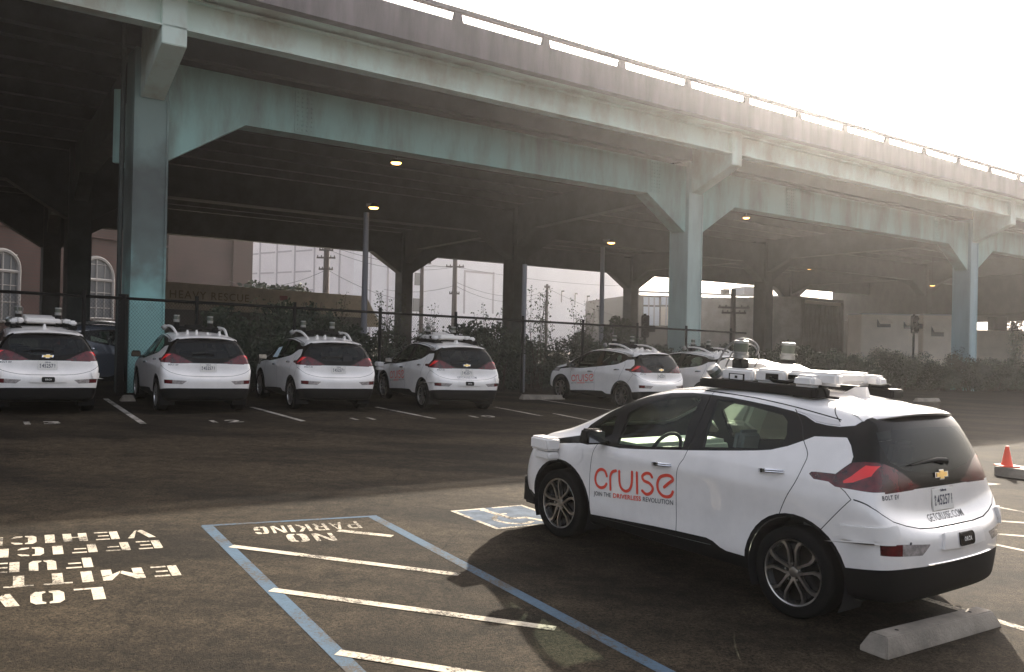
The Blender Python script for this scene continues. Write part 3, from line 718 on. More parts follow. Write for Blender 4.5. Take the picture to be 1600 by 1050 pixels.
        beams=[((.92,0,1.68),(.10,1.02,.06)),((.62,0,1.655),(.62,.10,.05)),((.92,.40,1.63),(.16,.14,.10)),((.92,-.40,1.63),(.16,.14,.10)),((.40,.35,1.63),(.20,.14,.07)),((.40,-.35,1.63),(.20,.14,.07)),((1.0,0,1.70),(.16,.34,.09))]
        part('roof_rack',bk('rackb',lambda:mk_boxes(beams),.012),M['black'],t)
        def arc():
            b=MB(); pr=[(.02,0,.0),(.12,.0,.055),(.30,0,.125),(.50,0,.165),(.72,0,.175),(.90,0,.165)]
            vs=[];fs=[]
            for i,(x,y_,z) in enumerate(pr):
                w=.018+.012*i/5; h=.05-.03*i/5
                vs+=[(x,-w,z),(x,w,z),(x,w,z-h-.01),(x,-w,z-h-.01)]
            for i in range(len(pr)-1):
                for k in range(4): fs.append((4*i+k,4*i+(k+1)%4,4*i+4+(k+1)%4,4*i+4+k))
            fs+=[(0,1,2,3),(20,23,22,21)]; b.add(vs,fs); return b
        for s in(1,-1):
            q=part('roof_wing',bk('arc',arc,.008),M['white_plastic'],t); q.location=(.02,s*.50,1.555); q.rotation_euler=(R(-s*12),0,0)
            q=part('side_lidar',bk('sl2',lambda:MB().lathe([(0,-.045),(.052,-.045),(.056,.035),(.045,.05),(0,.052)],n=20)),M['lidarmetal'],t); q.location=(1.05,s*.58,1.665); q.rotation_euler=(R(-s*38),0,0)
        for yy in(-.34,-.10,.12,.30):
            f_=part('roof_fin',fin,M['white_plastic'],t); f_.location=top_pt(.0,yy); f_.scale=(.8,1.3,1.15 if yy!=-.10 else .5)
        lid=[(.92,.36,1.715),(.94,-.34,1.715)]
    else: lid=[]
    for lx,ly,lz in lid:
        q=part('lidar_mount',bk('lmount',lambda:mk_boxes([((0,0,.03),(.10,.10,.09))]),.006),M['black'],t); q.location=(lx,ly,lz)
        z0=.08
        part('lidar_base',bk('lb1',lambda:MB().lathe([(0,.08),(.062,.08),(.062,.112),(.055,.114),(.055,.122),(.062,.124),(.062,.135),(0,.136)],n=28)),M['lidarmetal'],q)
        part('lidar_glass',bk('lb2',lambda:MB().lathe([(.060,.135),(.060,.205)],n=28)),M['lidarglass'],q)
        part('lidar_cap',bk('lb3',lambda:MB().lathe([(.0,.232),(.052,.232),(.061,.226),(.062,.205),(0,.204)],n=28)),M['lidarmetal'],q)
    if pods:
        
        for s in (1,-1): part('corner_sensor',once('cornerpod%d'%s,lambda:mk_bulge([(-.375,.752),(-.375,.664),(-.70,.664),(-.70,.79)],SIDE,lambda f:f[0][0].x<-.2 and f[0][0].x>-.70 and f[0][0].y>.74,.022,sides=(s,))),M['white_plastic'],bmp)
        pp=part('sensor_plate',once('cpanel',lambda:mk_bulge([(-.01,.705),(.27,.705),(.30,.61),(-.01,.60)],REAR,lambda f:f[0][0].x<-.6,.02)),M['white_plastic'],bmp)
        def pill():
            b=MB(); pts=[]
            for cx,cy,a0 in((.085,.018,0),(-.085,.018,90),(-.085,-.018,180),(.085,-.018,270)):
                for k in range(5): a=R(a0+k*22.5); pts.append((cx+.022*math.cos(a),cy+.022*math.sin(a)))
            b.prism([rear_pt(-p[0],.655+p[1],.024) for p in pts],(0,0,0),(-.006,0,0)); return b
        part('name_plaque',bk('pill',pill,smooth=False),M['gloss_black'],pp)
        part('plaque_lettering',once('orca',lambda:text_rear('ORCA',.034,0,.655,1.2,.001,1,.0325)),M['plate'],pp)
        for s in(1,-1):
            b_=part('fender_sensor',bk('fsens',lambda:mk_boxes([((2.765,.935,.888),(.27,.17,.125)),((2.75,.925,.775),(.24,.15,.08),(1,1))]),.02,seg=3),M['white_plastic'],t); b_.scale=(1,s,1)
            b_=part('front_corner_guard',bk('fcg',lambda:mk_boxes([((3.16,.62,.36),(.22,.34,.30))]),.03,seg=3),M['black'],t); b_.scale=(1,s,1)
    if hero:
        part('charge_flap',once('flap',lambda:skin(cut(SK['body'],circ(2.372,.832,.0)[0:0] or [(2.372+(.088-.004*0)*math.cos(a)*.85,.835+.100*math.sin(a)) for a in [2*math.pi*k/28 for k in range(28)]],SIDE,lambda f:f[0][0].y>.4)[0],(1,),.0035)),M['paint'],body)
        part('parking_sensor',once('psens',lambda:MB().lathe([(0,0),(.010,.0),(.010,.004),(0,.004)],c=tuple(rear_pt(.62,.672,.004)),axis='x',n=12).bake()),M['decal_grey'],bmp)
        part('bumper_chrome',once('bchr',lambda:MB().tube([rear_pt(y,.517+.0*y,.004) for y in [.45-.06*k for k in range(16)]],.006,6).bake()),M['chrome'],bmp)
        part('sill_chrome',once('schr',lambda:MB().tube([side_pt(x,z,.002) for x,z in((2.03,.300),(1.6,.318),(1.2,.333),(.95,.343),(.75,.352))],.004,6).bake()),M['chrome'],body)
        bag=part('headrest_cover',bk('bag',lambda:MB().box((.05,.36,1.16),(.15,.30,.20),rot=Matrix.Rotation(R(-12),3,'Y')),.06,seg=4),M['redseat'],t)
    if paper:
        part('window_paper',once('paper',lambda:MB().add([side_pt(x,z,.006) for x,z in((1.78,1.05),(1.30,1.07),(1.36,1.32),(1.70,1.28))],[(0,1,2,3)]).bake()),M['paper'],t)
    return t
def sm_ret(me): sm(me); return me
def smooth3(p): return [q for q in smoothpl(p,4)]
M['greycable']=mat('grey_cable',(.16,.155,.15),.4)
M['dashmat']=mat('pale_dashboard',(.34,.37,.33),.6)
M['redseat']=mat('grey_red_cover',(.50,.06,.05),.8,var=.6,vscale=6,col2=(.16,.16,.17),mask=(.48,.5))
M['paper']=mat('blue_paper',(.55,.66,.72),.7)
LOT='white self driving hatchbacks in the lot'
car('hatchback',(2.733,6.653,2.217),'nearest white hatchback with roof sensors seen close in front','white',True,True,True,True,hero=True)
car('hatchback',(-8.90,16.15,2.19),'white hatchback at the left edge with a white sensor rack','white',True,False,False,True)
car('hatchback',(-6.459,17.694,2.13),'white hatchback without rear emblem parked beside the green column','black',False)
car('hatchback',(-4.13,19.22,2.11),'white hatchback with pale paper in its side window','black',False,paper=True)
car('hatchback',(-1.368,20.628,2.078),'far white hatchback with white roof rack and web address on its tail','white',True,True,True,True)
car('hatchback',(3.664,23.442,2.19),'farther white hatchback with red door lettering and black roof rack','black',True,True)
car('hatchback',(6.20,24.95,2.19),'white hatchback mostly hidden behind the nearest car roof','black',True)
# ------------------------------------------------------------------ ground
def axis(lo,hi,fine,step):
    a=[];v=lo
    while v<hi: a.append(v); v+= fine if -34<v<36 else step
    a.append(hi); return a
b=MB(); xs=[-600,-300,-150,-80,-50]+[-40+2*k for k in range(41)]+[50,80,150,300,600]; ys=[-60,-30,-15,-5]+[-3+2*k for k in range(22)]+[50,80,150,300,600,900]; xs=sorted(set(xs+[-32,32])); ys=sorted(set(ys+[34]))
for y in ys:
    for x in xs: b.v.append((x,y,G(x,y)))
for j in range(len(ys)-1):
    for i in range(len(xs)-1): a=j*len(xs)+i; b.f.append((a,a+1,a+1+len(xs),a+len(xs)))
tag(obj('parking_lot',b,M['asphalt'],smooth=True),kind='structure')
def flat(mb,pts,dz):
    c=[Vector((p[0],p[1],G(p[0],p[1])+dz)) for p in pts]; mb.add(c,[tuple(range(len(c)))]); return mb
def line(mb,a,b_,w,dz,n=6):
    a=Vector(a);b_=Vector(b_); t=(b_-a).normalized(); nn=Vector((-t.y,t.x))*w/2
    for i in range(n):
        p=a.lerp(b_,i/n);q=a.lerp(b_,(i+1)/n); flat(mb,[p-nn,q-nn,q+nn,p+nn],dz)
    return mb
def mark(name,mb,m): return tag(obj(name,mb,m),kind='structure')
b=MB(); line(b,(-2.82,7.98),(-.30,3.95),.105,.002); line(b,(-1.38,8.69),(1.35,4.40),.105,.002); mark('blue_bay_line',b,M['blue_line'])
b=MB(); line(b,(-2.86,7.96),(-1.34,8.72),.055,.0032); mark('blue_bay_line',b,M['blue_line'])
b=MB()
for p,q in (((-2.37,7.31),(-.38,6.79)),((-1.71,6.19),(.33,5.665)),((-1.00,5.08),(1.0,4.55)),((-1.60,8.03),(-1.07,7.915))): line(b,p,q,.085,.0045)
mark('hatch_line',b,M['white_line'])
b=MB(); 
for (u0,v0,u1,v1,e) in ((165,623,224,662,0),(393,636,474,658,0),(588,636,679,654,0),(773,636,847,650,0),(865,646,935,660,0)):
    p=gp(u0,v0);q=gp(u1,v1); line(b,p.xy,q.xy,.11,.002)
line(b,gp(815,620).xy,gp(955,641).xy,.10,.002)
mark('stall_line',b,M['dim_line'])
b=MB()
line(b,(3.05,7.15),(5.0,4.2),.09,.002)
d=Vector((.60,-.80))
line(b,gp(1525,786).xy,gp(1525,786).xy+Vector((.272,-.379))*8,.075,.002)
for (u0,v0,u1,v1) in ((1520,811.5,1600,817),(1520,831.5,1600,838),(1530,846,1600,860.5)):
    p=gp(u0,v0).xy;q=gp(u1,v1).xy; line(b,p,q+(q-p)*3,.075,.0032)
mark('hatch_line',b,M['white_line'])
b=MB(); flat(b,[gp(1500,751).xy,gp(1566,756.5).xy,gp(1500,762).xy],.002); mark('hatch_line',b,M['white_line'])
for n_,u,v in (('13',62,661),('12',350,658.5),('11',567,654.5),('10',752,651)):
    c=gp(u,v); me=textmesh(n_,.50,1.2,.012)
    for q in me.vertices:
        a_=q.co.x*1.25; e_=q.co.y; X=c.x+a_*.83-e_*.55; Y=c.y+a_*.56+e_*.83; q.co=Vector((X,Y,G(X,Y)+.002))
    tag(obj('stall_number',me,M['dim_line']),kind='structure')
# accessible bay square
A_=Vector((-.622,9.123));B_=Vector((.152,9.618));C_=Vector((-.111,8.385)); e1=(B_-A_);e2=(C_-A_)
def sq(u,v,dz=0): q=A_+e1*u+e2*v; return Vector((q.x,q.y,G(q.x,q.y)+dz))
b=MB(); b.add([sq(0,0,.002),sq(1,0,.002),sq(1,1,.002),sq(0,1,.002)],[(0,1,2,3)]); mark('blue_square',b,mat('faded_blue_paint',(.085,.11,.145),.9,spec=.08,var=.4,vscale=6))
b=MB(); w=.05
for a,c in (((0,0),(.46,w)),((.56,0),(1,w)),((0,1-w),(1,1)),((0,w),(w,.45)),((0,.55),(w,1-w)),((1-w,w),(1,1-w))):
    b.add([sq(a[0],a[1],.0032),sq(c[0],a[1],.0032),sq(c[0],c[1],.0032),sq(a[0],c[1],.0032)],[(0,1,2,3)])
mark('white_border',b,M['white_line'])
b=MB(); fs=lambda x,y: tuple(sq(1-x,y,.0032))
stroke(b,[(.60,.17),(.57,.40),(.55,.60)],.075,fs); stroke(b,[(.55,.60),(.36,.62)],.07,fs); stroke(b,[(.36,.62),(.26,.86)],.075,fs); stroke(b,[(.26,.86),(.18,.84)],.06,fs)
stroke(b,[(.48,.36),(.62,.38)],.05,fs)
stroke(b,[(.66,.45),(.76,.58),(.72,.78),(.56,.88),(.42,.82)],.06,fs); b.add([fs(.60+.055*math.cos(2*math.pi*k/12),.10+.05*math.sin(2*math.pi*k/12)) for k in range(12)],[tuple(range(12))])
mark('wheelchair_symbol',b,M['white_line'])
# stencil letters: each glyph is a list of polygons in a unit box (x right, y up)
def oct_(x0,x1,h=1): # left & right halves of an O
    t=.36
    return [[(x0,.18),(x0+.16,0),(.46,0),(.46,.10),(x0+t,.14),(x0+t,.86),(.46,.90),(.46,1),(x0+.16,1),(x0,.82)]]
GL_={
'L':[[(0,0),(.42,0),(.42,1),(0,1)],[(.42,0),(1,0),(1,.13),(.42,.13)]],
'O':[[(0,.2),(.15,.0),(.45,0),(.45,.12),(.34,.2),(.34,.8),(.45,.88),(.45,1),(.15,1),(0,.8)],[(1,.2),(.85,.0),(.55,0),(.55,.12),(.66,.2),(.66,.8),(.55,.88),(.55,1),(.85,1),(1,.8)]],
'W':[[(0,1),(.28,1),(.42,.36),(.30,0),(.20,.0)],[(.45,.30),(.56,.62),(.44,.62),(.34,.0)],[(.56,.62),(.48,.62),(.62,0),(.74,0),(.80,.2)],[(.80,.30),(.72,0),(.82,0),(1,1),(.76,1),(.66,.42)]],
'E':[[(0,0),(.36,0),(.36,1),(0,1)],[(.42,0),(1,0),(1,.13),(.42,.13)],[(.42,.44),(.88,.44),(.88,.57),(.42,.57)],[(.42,.87),(1,.87),(1,1),(.42,1)]],
'F':[[(0,0),(.36,0),(.36,1),(0,1)],[(.42,.44),(.9,.44),(.9,.57),(.42,.57)],[(.42,.87),(1,.87),(1,1),(.42,1)]],
'M':[[(0,0),(.25,0),(.25,.46),(.14,.56),(0,.60)],[(0,.66),(.14,.62),(.5,.18),(.56,.42),(.22,1),(0,1)],[(.53,.18),(.58,.42),(.80,1),(1,1),(1,.66),(.86,.60)],[(1,0),(.75,0),(.75,.46),(.86,.54),(1,.60)]],
'I':[[(0,0),(1,0),(1,1),(0,1)]],
'T':[[(.31,0),(.69,0),(.69,.87),(.31,.87)],[(0,.88),(1,.88),(1,1),(0,1)]],
'N':[[(0,0),(.22,0),(.22,.72),(0,1)],[(.05,1),(.30,1),(.95,0),(.72,0)],[(1,1),(.78,1),(.78,.30),(1,0)]],
'G':[[(0,.2),(.15,.0),(.5,0),(.5,.12),(.34,.2),(.34,.8),(.5,.88),(.5,1),(.15,1),(0,.8)],[(.56,1),(.85,1),(1,.8),(1,.70),(.66,.75),(.56,.88)],[(.56,0),(.85,0),(1,.2),(1,.48),(.56,.48),(.56,.36),(.68,.36),(.68,.2),(.56,.12)]],
'U':[[(0,1),(.34,1),(.34,.22),(.46,.12),(.46,0),(.15,0),(0,.2)],[(1,1),(.66,1),(.66,.22),(.54,.12),(.54,0),(.85,0),(1,.2)]],
'C':[[(0,.2),(.15,.0),(.46,0),(.46,.12),(.34,.2),(.34,.8),(.46,.88),(.46,1),(.15,1),(0,.8)],[(.56,1),(.85,1),(1,.8),(1,.72),(.70,.80),(.56,.88)],[(.56,0),(.85,0),(1,.2),(1,.28),(.70,.2),(.56,.12)]],
'V':[[(0,1),(.26,1),(.56,.12),(.46,0),(.36,0)],[(.60,.16),(.54,.0),(.62,0),(1,1),(.78,1)]],
'H':[[(0,0),(.36,0),(.36,1),(0,1)],[(.64,0),(1,0),(1,1),(.64,1)],[(.36,.44),(.64,.44),(.64,.56),(.36,.56)]],
'P':[[(0,0),(.26,0),(.26,1),(0,1)],[(.32,1),(.8,1),(1,.86),(1,.54),(.8,.40),(.32,.40),(.32,.52),(.66,.52),(.74,.6),(.74,.80),(.66,.88),(.32,.88)]],
'A':[[(0,0),(.24,0),(.56,.90),(.48,1),(.38,1)],[(.60,.86),(.54,1),(.64,1),(1,0),(.76,0)],[(.36,.22),(.66,.22),(.62,.34),(.40,.34)]],
'R':[[(0,0),(.26,0),(.26,1),(0,1)],[(.32,1),(.8,1),(1,.86),(1,.56),(.84,.46),(1,0),(.74,0),(.56,.44),(.32,.44),(.32,.54),(.66,.54),(.74,.6),(.74,.82),(.66,.88),(.32,.88)]],
'K':[[(0,0),(.26,0),(.26,1),(0,1)],[(.32,.48),(.72,1),(1,1),(.62,.52),(1,0),(.72,0)]]}
def stencil(name,word,o,r_,u,h,ws,gap,m=M['white_line']):
    o=Vector(o);r_=Vector(r_).normalized();u=Vector(u)*h; b=MB(); x=0
    for ch in word:
        w=ws.get(ch,ws['*'])
        for pg in GL_[ch]:
            pts=[o+r_*(x+a*w)+u*c for a,c in pg]; flat(b,pts,.0032)
        x+=w+gap
    me=b.bake(); return tag(obj(name,me,m),kind='structure')
rr=(-.905,-.425); uu=(.50,-.87); ws={'*':.185,'I':.075,'M':.285,'W':.29,'T':.185,'O':.205,'V':.225}
for wd,o in (('LOW',(-2.878,6.075)),('EMITTING',(-2.598,6.683)),('FUEL',(-3.312,6.78)),('EFFICIENT',(-3.025,7.39)),('VEHICLE',(-3.235,7.74))):
    stencil('painted_lettering',wd,o,rr,uu,.285 if wd!='EFFICIENT' else .27,ws,.062)
stencil('painted_lettering','NO',(-1.641,7.929),(-.95,-.31),(.40,-.92),.285,{'*':.185},.05)
stencil('painted_lettering','PARKING',(-1.505,8.438),(-.897,-.440),(.40,-.92),.275,{'*':.125,'I':.04},.034)
# ------------------------------------------------------------------ wheel stops and cone
def wheel_stop(c,yaw,L,w,h,label,m=None):
    b=MB(); pr=[(-w/2,-.02),(-w/2,.02),(-w*.30,h),(w*.30,h),(w/2,.02),(w/2,-.02)]
    b.prism([Vector((0,a,z)) for a,z in pr],(-L/2,0,0),(L/2,0,0)); 
    o=obj('wheel_stop',b,m or M['concrete'],bev=.008)
    o.location=(c[0],c[1],G(c[0],c[1])); o.rotation_euler=(R(.7),R(1.5),yaw)
    for q in o.data.vertices:
        if abs(abs(q.co.x)-L/2)<.02 and q.co.z>h*.6: q.co.x*=(1-.05/L*2)
    for s in(-1,1):
        p=obj('anchor_pin',MB().lathe([(0,.002),(.013,.002),(.016,-.01)],n=10),M['black'],o); p.location=(s*L*.32,0,h)
    return tag(o,label,'wheel stop','concrete wheel stops')
wheel_stop((2.945,5.86),R(33.5),1.40,.20,.115,'weathered concrete wheel stop in the foreground right of the nearest car')
ys_=R(33)
wheel_stop((-8.42,18.72),ys_,.30,.2,.13,'short concrete block beyond the stall line left of the second car')
wheel_stop((.92,24.65),ys_,1.5,.2,.13,'concrete wheel stop before the front wheel of the car with black rack')
wheel_stop((15.8,32.3),ys_,1.5,.2,.13,'far concrete wheel stop at the hedge, right of the two')
wheel_stop((13.2,30.7),ys_,1.5,.2,.13,'far concrete wheel stop at the hedge, just above the car roof')
b=MB(); a0=gp(1553,743).xy; t=Vector((math.sin(R(120)),math.cos(R(120)))).normalized(); t=(gp(1600,749).xy-a0).normalized(); nn=Vector((-t.y,t.x)); 
if nn.y<0: nn=-nn
q=[a0,a0+t*2.6,a0+t*2.6+nn*.55,a0+nn*.55+t*.05]
b.prism([Vector((p.x,p.y,G(p.x,p.y)-.02)) for p in q],(0,0,0),(0,0,.17)); kerb=tag(obj('kerb',b,M['concrete'],bev=.012),'low concrete kerb block carrying the orange cone','kerb')
cn=gp(1566,731.5); t0=a0+t*.15+nn*.20
cone=empty('traffic_cone',(t0.x,t0.y,G(t0.x,t0.y)+.15),'orange traffic cone standing on the low kerb','traffic cone'); cone.scale=(.78,.78,.78)
obj('cone_body',MB().lathe([(.125,.02),(.115,.045),(.100,.06),(.035,.40),(.028,.42),(.0,.42)],n=28),M['orange'],cone,smooth=True); obj('cone_base',mk_boxes([((0,0,.012),(.36,.36,.03))]),M['orange'],cone,bev=.01)
# ------------------------------------------------------------------ elevated freeway
fw=empty('elevated_freeway',P(5.28,22.5,0)[:],'long green steel elevated freeway with concrete parapet crossing above the lot','overpass'); fw.location=(0,0,0)
S0=-60;S1=230
def slab(name,D0,D1,z0,z1,m,bev=0,s0=S0,s1=S1,par=fw):
    b=MB(); b.prism([P(s0,D0,z0),P(s0,D1,z0),P(s0,D1,z1),P(s0,D0,z1)],(0,0,0),DV*(s1-s0)); return obj(name,b,m,par,bev=bev)
DN,DM,DF=22.5,36.3,50.0
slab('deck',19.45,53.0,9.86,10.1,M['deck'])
slab('soffit_lip',19.50,20.30,9.70,9.86,M['greenlight'])
pw=slab('parapet',19.40,19.72,9.68,10.52,M['parapet']); 
slab('parapet',52.7,53.0,9.68,10.55,M['parapet'])
# open rail on top with posts
slab('top_rail',19.48,19.64,10.82,10.93,M['parapet'])
for k in range(-14,40):
    s=12.3+3.05*k; b=MB(); c=P(s,19.56,10.655); b.prism([P(s-.17,19.50,10.51),P(s+.17,19.50,10.51),P(s+.10,19.50,10.80),P(s-.10,19.50,10.80)],(0,0,0),NV*.12); obj('rail_post',b,M['parapet'],fw)
# edge girder
eg=slab('edge_girder',20.30,20.34,8.92,9.86,M['greenlight']); slab('bottom_flange',20.12,20.52,8.885,8.925,M['greenlight'],par=eg)
slab('top_flange',20.12,20.52,9.60,9.63,M['greenlight'],par=eg)
# stringers
ks=[21.9+k*1.95 for k in range(16)]
for D in ks:
    if abs(D-DN)<.7 or abs(D-DM)<.7 or abs(D-DF)<.7: D+=.9
    g_=slab('stringer',D,D+.03,9.12,9.86,M['darksteel']); slab('stringer_flange',D-.13,D+.16,9.09,9.12,M['darksteel'],par=g_)
eg2=slab('edge_girder',51.9,51.94,8.92,9.86,M['darksteel'])
def span(name,D,cols,zb,zt,m,w=.62,hl=2.0,hd=1.25,s0=S0,s1=S1,first=False):
    b=MB(); allc=sorted(cols); pts=[]
    if first: pts+=[(s0,zb-hd),(s0+hl,zb)]
    else: pts.append((s0,zb))
    for c in allc:
        cw_=.45
        pts+=[(c-cw_-hl,zb),(c-cw_,zb-hd),(c+cw_,zb-hd),(c+cw_+hl,zb)]
    pts.append((s1,zb)); 
    pts=[p for p in pts if s0<=p[0]<=s1]
    # quads per segment so the polygon stays convex
    for i in range(len(pts)-1):
        (a,za),(c,zc)=pts[i],pts[i+1]
        if c-a<1e-6: continue
        b.prism([P(a,D-w/2,za),P(c,D-w/2,zc),P(c,D-w/2,zt),P(a,D-w/2,zt)],(0,0,0),NV*w)
    me=b.bake(); bm=bmesh.new(); bm.from_mesh(me); bmesh.ops.remove_doubles(bm,verts=bm.verts,dist=.001)
    bad=[f for f in bm.faces if abs(f.normal.dot(DV))>.99 and S0+1<f.calc_center_median().dot(DV)<S1-1 and f.calc_center_median().dot(DV)>s0+.1]; bmesh.ops.delete(bm,geom=bad,context='FACES'); bm.to_mesh(me); bm.free()
    return obj(name,me,m,fw)
near=[-56,-36,-15.5,5.12,24.75,46.7,68,89,110,131,152]
midc=[5.85+20.9*k for k in(-3,-2,-1,0,1,2,3,4,5,6)]; farc=[6.8+20.9*k for k in(-3,-2,-1,0,1,2,3,4,5,6)]
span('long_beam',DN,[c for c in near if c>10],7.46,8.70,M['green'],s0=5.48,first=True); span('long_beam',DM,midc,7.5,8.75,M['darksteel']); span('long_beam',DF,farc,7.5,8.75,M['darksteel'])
def splice(s):
    b=MB()
    for i in range(7):
        for j in range(3): b.lathe([(0,-.03),(.018,-.03),(.022,0)],c=(0,0,0),n=6) if 0 else None
    b.prism([P(s-.28,DN-.33,7.50),P(s+.28,DN-.33,7.50),P(s+.28,DN-.33,8.66),P(s-.28,DN-.33,8.66)],(0,0,0),NV*.02)
    for i in range(9):
        for j in (-.2,-.07,.07,.2): c=P(s+j,DN-.34,7.58+.125*i); b.box(c,(.035,.035,.035),rot=Matrix.Rotation(math.pi/2-TH,3,'Z'))
    return obj('splice_plate',b,M['green'],fw)
for s in (9.1,9.1+13.6,30.8,43.0): splice(s)
for c in near[1:]:
    if c<-40: continue
    sp_=splice(c+3.0) if 0 else None
def column(s,D,m,wd=.80,wn=.90,top=8.9):
    g_=G(*P(s,D,0).xy); b=MB(); rot=Matrix.Rotation(math.pi/2-TH,3,'Z'); z0=g_-.5
    b.box(P(s,D,(z0+top)/2),(wd,wn,top-z0),rot=rot); o=obj('column',b,m,fw,bev=.02)
    # raised flange edges on the faces
    b=MB()
    for sx in(-1,1):
        for sy in(-1,1): b.box(P(s+sx*(wd/2-.02),D+sy*(wn/2+.012),(z0+top-1.2)/2),(.05,.03,top-1.2-z0),rot=rot)
    obj('corner_angle',b,m,o); return o
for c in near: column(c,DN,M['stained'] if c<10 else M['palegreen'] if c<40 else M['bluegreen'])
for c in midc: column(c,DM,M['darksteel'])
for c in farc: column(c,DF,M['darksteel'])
# cantilever brackets and cross beams
for c in near:
    b=MB(); w=.55
    b.prism([P(c-w/2,20.12,8.49),P(c-w/2,DN-.46,7.68),P(c-w/2,DN-.46,9.84),P(c-w/2,20.12,9.84)],(0,0,0),DV*w); obj('bracket',b,M['greenlight'],fw,bev=.015)
for k,(a,m_,f_) in enumerate(zip(near[1:],midc[1:],farc[1:])):
    b=MB(); w=.5
    for (D0,D1,a0_,a1_) in ((DN+.46,DM-.5,a,m_),(DM+.5,DF-.5,m_,f_)):
        for (t0_,t1_,zz0,zz1) in ((0,.14,6.9,7.7),(.14,.86,7.7,7.7),(.86,1,7.7,6.9)):
            A0=P(a0_+(a1_-a0_)*t0_,D0+(D1-D0)*t0_,0);A1=P(a0_+(a1_-a0_)*t1_,D0+(D1-D0)*t1_,0)
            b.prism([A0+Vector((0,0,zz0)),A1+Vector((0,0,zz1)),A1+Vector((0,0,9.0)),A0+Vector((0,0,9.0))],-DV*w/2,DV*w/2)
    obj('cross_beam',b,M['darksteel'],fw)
# drain pipes
b=MB(); s=near[3]; b.tube([P(s-.62,DN-.25,9.5),P(s-.62,DN-.25,0.2)],.06,8); obj('drain_pipe',b,M['darksteel'],fw,smooth=True)
b=MB(); c=onD(185,140,23.6); e=onD(186,255,23.6); b.box((c+e)/2,(.22,.14,(c-e).z)); obj('downpipe',b,M['green'],fw,bev=.01)
b=MB(); b.tube([onD(190,255,23.6),onD(203,266,23.3),onD(214,266,23.0)],.06,8); obj('drain_pipe',b,M['green'],fw,smooth=True)
b=MB(); c=at(58,322,44);e=at(58,376,44); b.tube([c,e,at(66,378,44)],.16,8); obj('drain_pipe',b,M['black'],fw)
# hanging lamps under the deck
M['lampglow']=mat('sodium_lamp',(1,.7,.3),.5,emit=((1.0,.50,.13),3.2))
M['lampglow2']=mat('sodium_lamp_far',(1,.7,.3),.5,emit=((1.0,.55,.18),2))
def lamp(u,v,D,label,r=.26,pole=None,glow='lampglow'):
    p=onD(u,v,D); e=empty('street_lamp' if pole else 'ceiling_lamp',p,label,'lamp','lamps under the freeway')
    obj('lamp_shade',MB().lathe([(0,.14),(r*.5,.14),(r*1.05,.0),(r*1.0,-.01)],n=20),M['black'],e,smooth=True)
    obj('lamp_lens',MB().lathe([(r*.9,-.005),(r*.7,-.05),(0,-.07)],n=20),M[glow],e,smooth=True)
    if pole:
        q=onD(pole[0],pole[1],D); g_=G(q.x,q.y); w=pole[2]; z=q.z
        off=Vector((q.x-p.x,q.y-p.y,0))
        obj('pole',MB().tube([off+Vector((0,0,g_-p.z)),off+Vector((0,0,(q.z-p.z)))],[w*1.15,w*.9],10).tube([off+Vector((0,0,.05)),Vector((0,0,.10))],.05,6),M['grey_pole'],e,smooth=True)
    else: obj('hanger_rod',MB().tube([(0,0,.12),(0,0,9.1-p.z)],.025,6),M['black'],e)
    return e
M['grey_pole']=mat('grey_pole_paint',(.17,.17,.19),.6)
lamp(619,254,24.3,'round glowing lamp hanging just behind the green beam',.19)
lamp(584,324,25.2,'glowing lamp on a tall grey pole left of the middle columns',.18,(572.5,332,.095))
lamp(955,379,27,'glowing lamp on a grey pole above the small far car',.18,(942,386,.10))
lamp(1166,340,25.3,'pale glowing lamp right of the middle green column',.17)
lamp(1265,420,37,'faint glowing lamp over the right hand opening',.18,glow='lampglow2')
lamp(1315,437,48,'tiny faint lamp far back above the office roof',.18,glow='lampglow2')
lamp(1457,446,34,'faint glowing lamp left of the right green column',.22,glow='lampglow2')
# ------------------------------------------------------------------ fence
DFE=21.35
fe=empty('chain_link_fence',(0,0,0),'black chain link fence running behind the parked cars','fence')
def gt(s,D,h=0): p=P(s,D,0); return Vector((p.x,p.y,G(p.x,p.y)+h))
fs0,fs1=-6,27
b=MB(); n=40
for i in range(n): pass
b.tube([gt(fs0+(fs1-fs0)*i/n,DFE,2.27) for i in range(n+1)],.035,6); obj('top_rail',b,M['black'],fe)
M['wire']=mat('fence_wire',(.03,.03,.03),.6)
b=MB(); pitch=.075; H=2.25
k=fs0
def wire(p,q,r=.0025):
    d=(q-p).normalized(); a=NV*r; c=d.cross(NV)*r; o_=len(b.v)
    b.v+=[tuple(p+a),tuple(p-a*.5+c*.87),tuple(p-a*.5-c*.87),tuple(q+a),tuple(q-a*.5+c*.87),tuple(q-a*.5-c*.87)]
    b.f+=[(o_,o_+1,o_+4,o_+3),(o_+1,o_+2,o_+5,o_+4),(o_+2,o_,o_+3,o_+5)]
while k<fs1-2:
    wire(gt(k,DFE,.03),gt(k+H*.8,DFE,H)); wire(gt(k+H*.8,DFE+.006,.03),gt(k,DFE+.006,H)); k+=pitch
obj('wire_mesh',b,M['wire'],fe)
for s in [6.1+2.5*k for k in range(-5,9)]:
    obj('fence_post',MB().tube([gt(s,DFE,-.1),gt(s,DFE,2.42)],.045,8),M['black'],fe)
for u in (190,197): 
    pass
gpst=onD(192,520,21.4); obj('gate_post',MB().box((gpst.x,gpst.y,1.5),(.17,.17,2.7)),M['black'],fe)
p8=onD(819,470,21.6); tag(obj('steel_post',MB().tube([(p8.x,p8.y,G(p8.x,p8.y)-.1),(p8.x,p8.y,onD(819,413,21.6).z)],.075,10),M['grey_pole'],smooth=True),'tall thin grey post between the hedge and the middle columns','post')
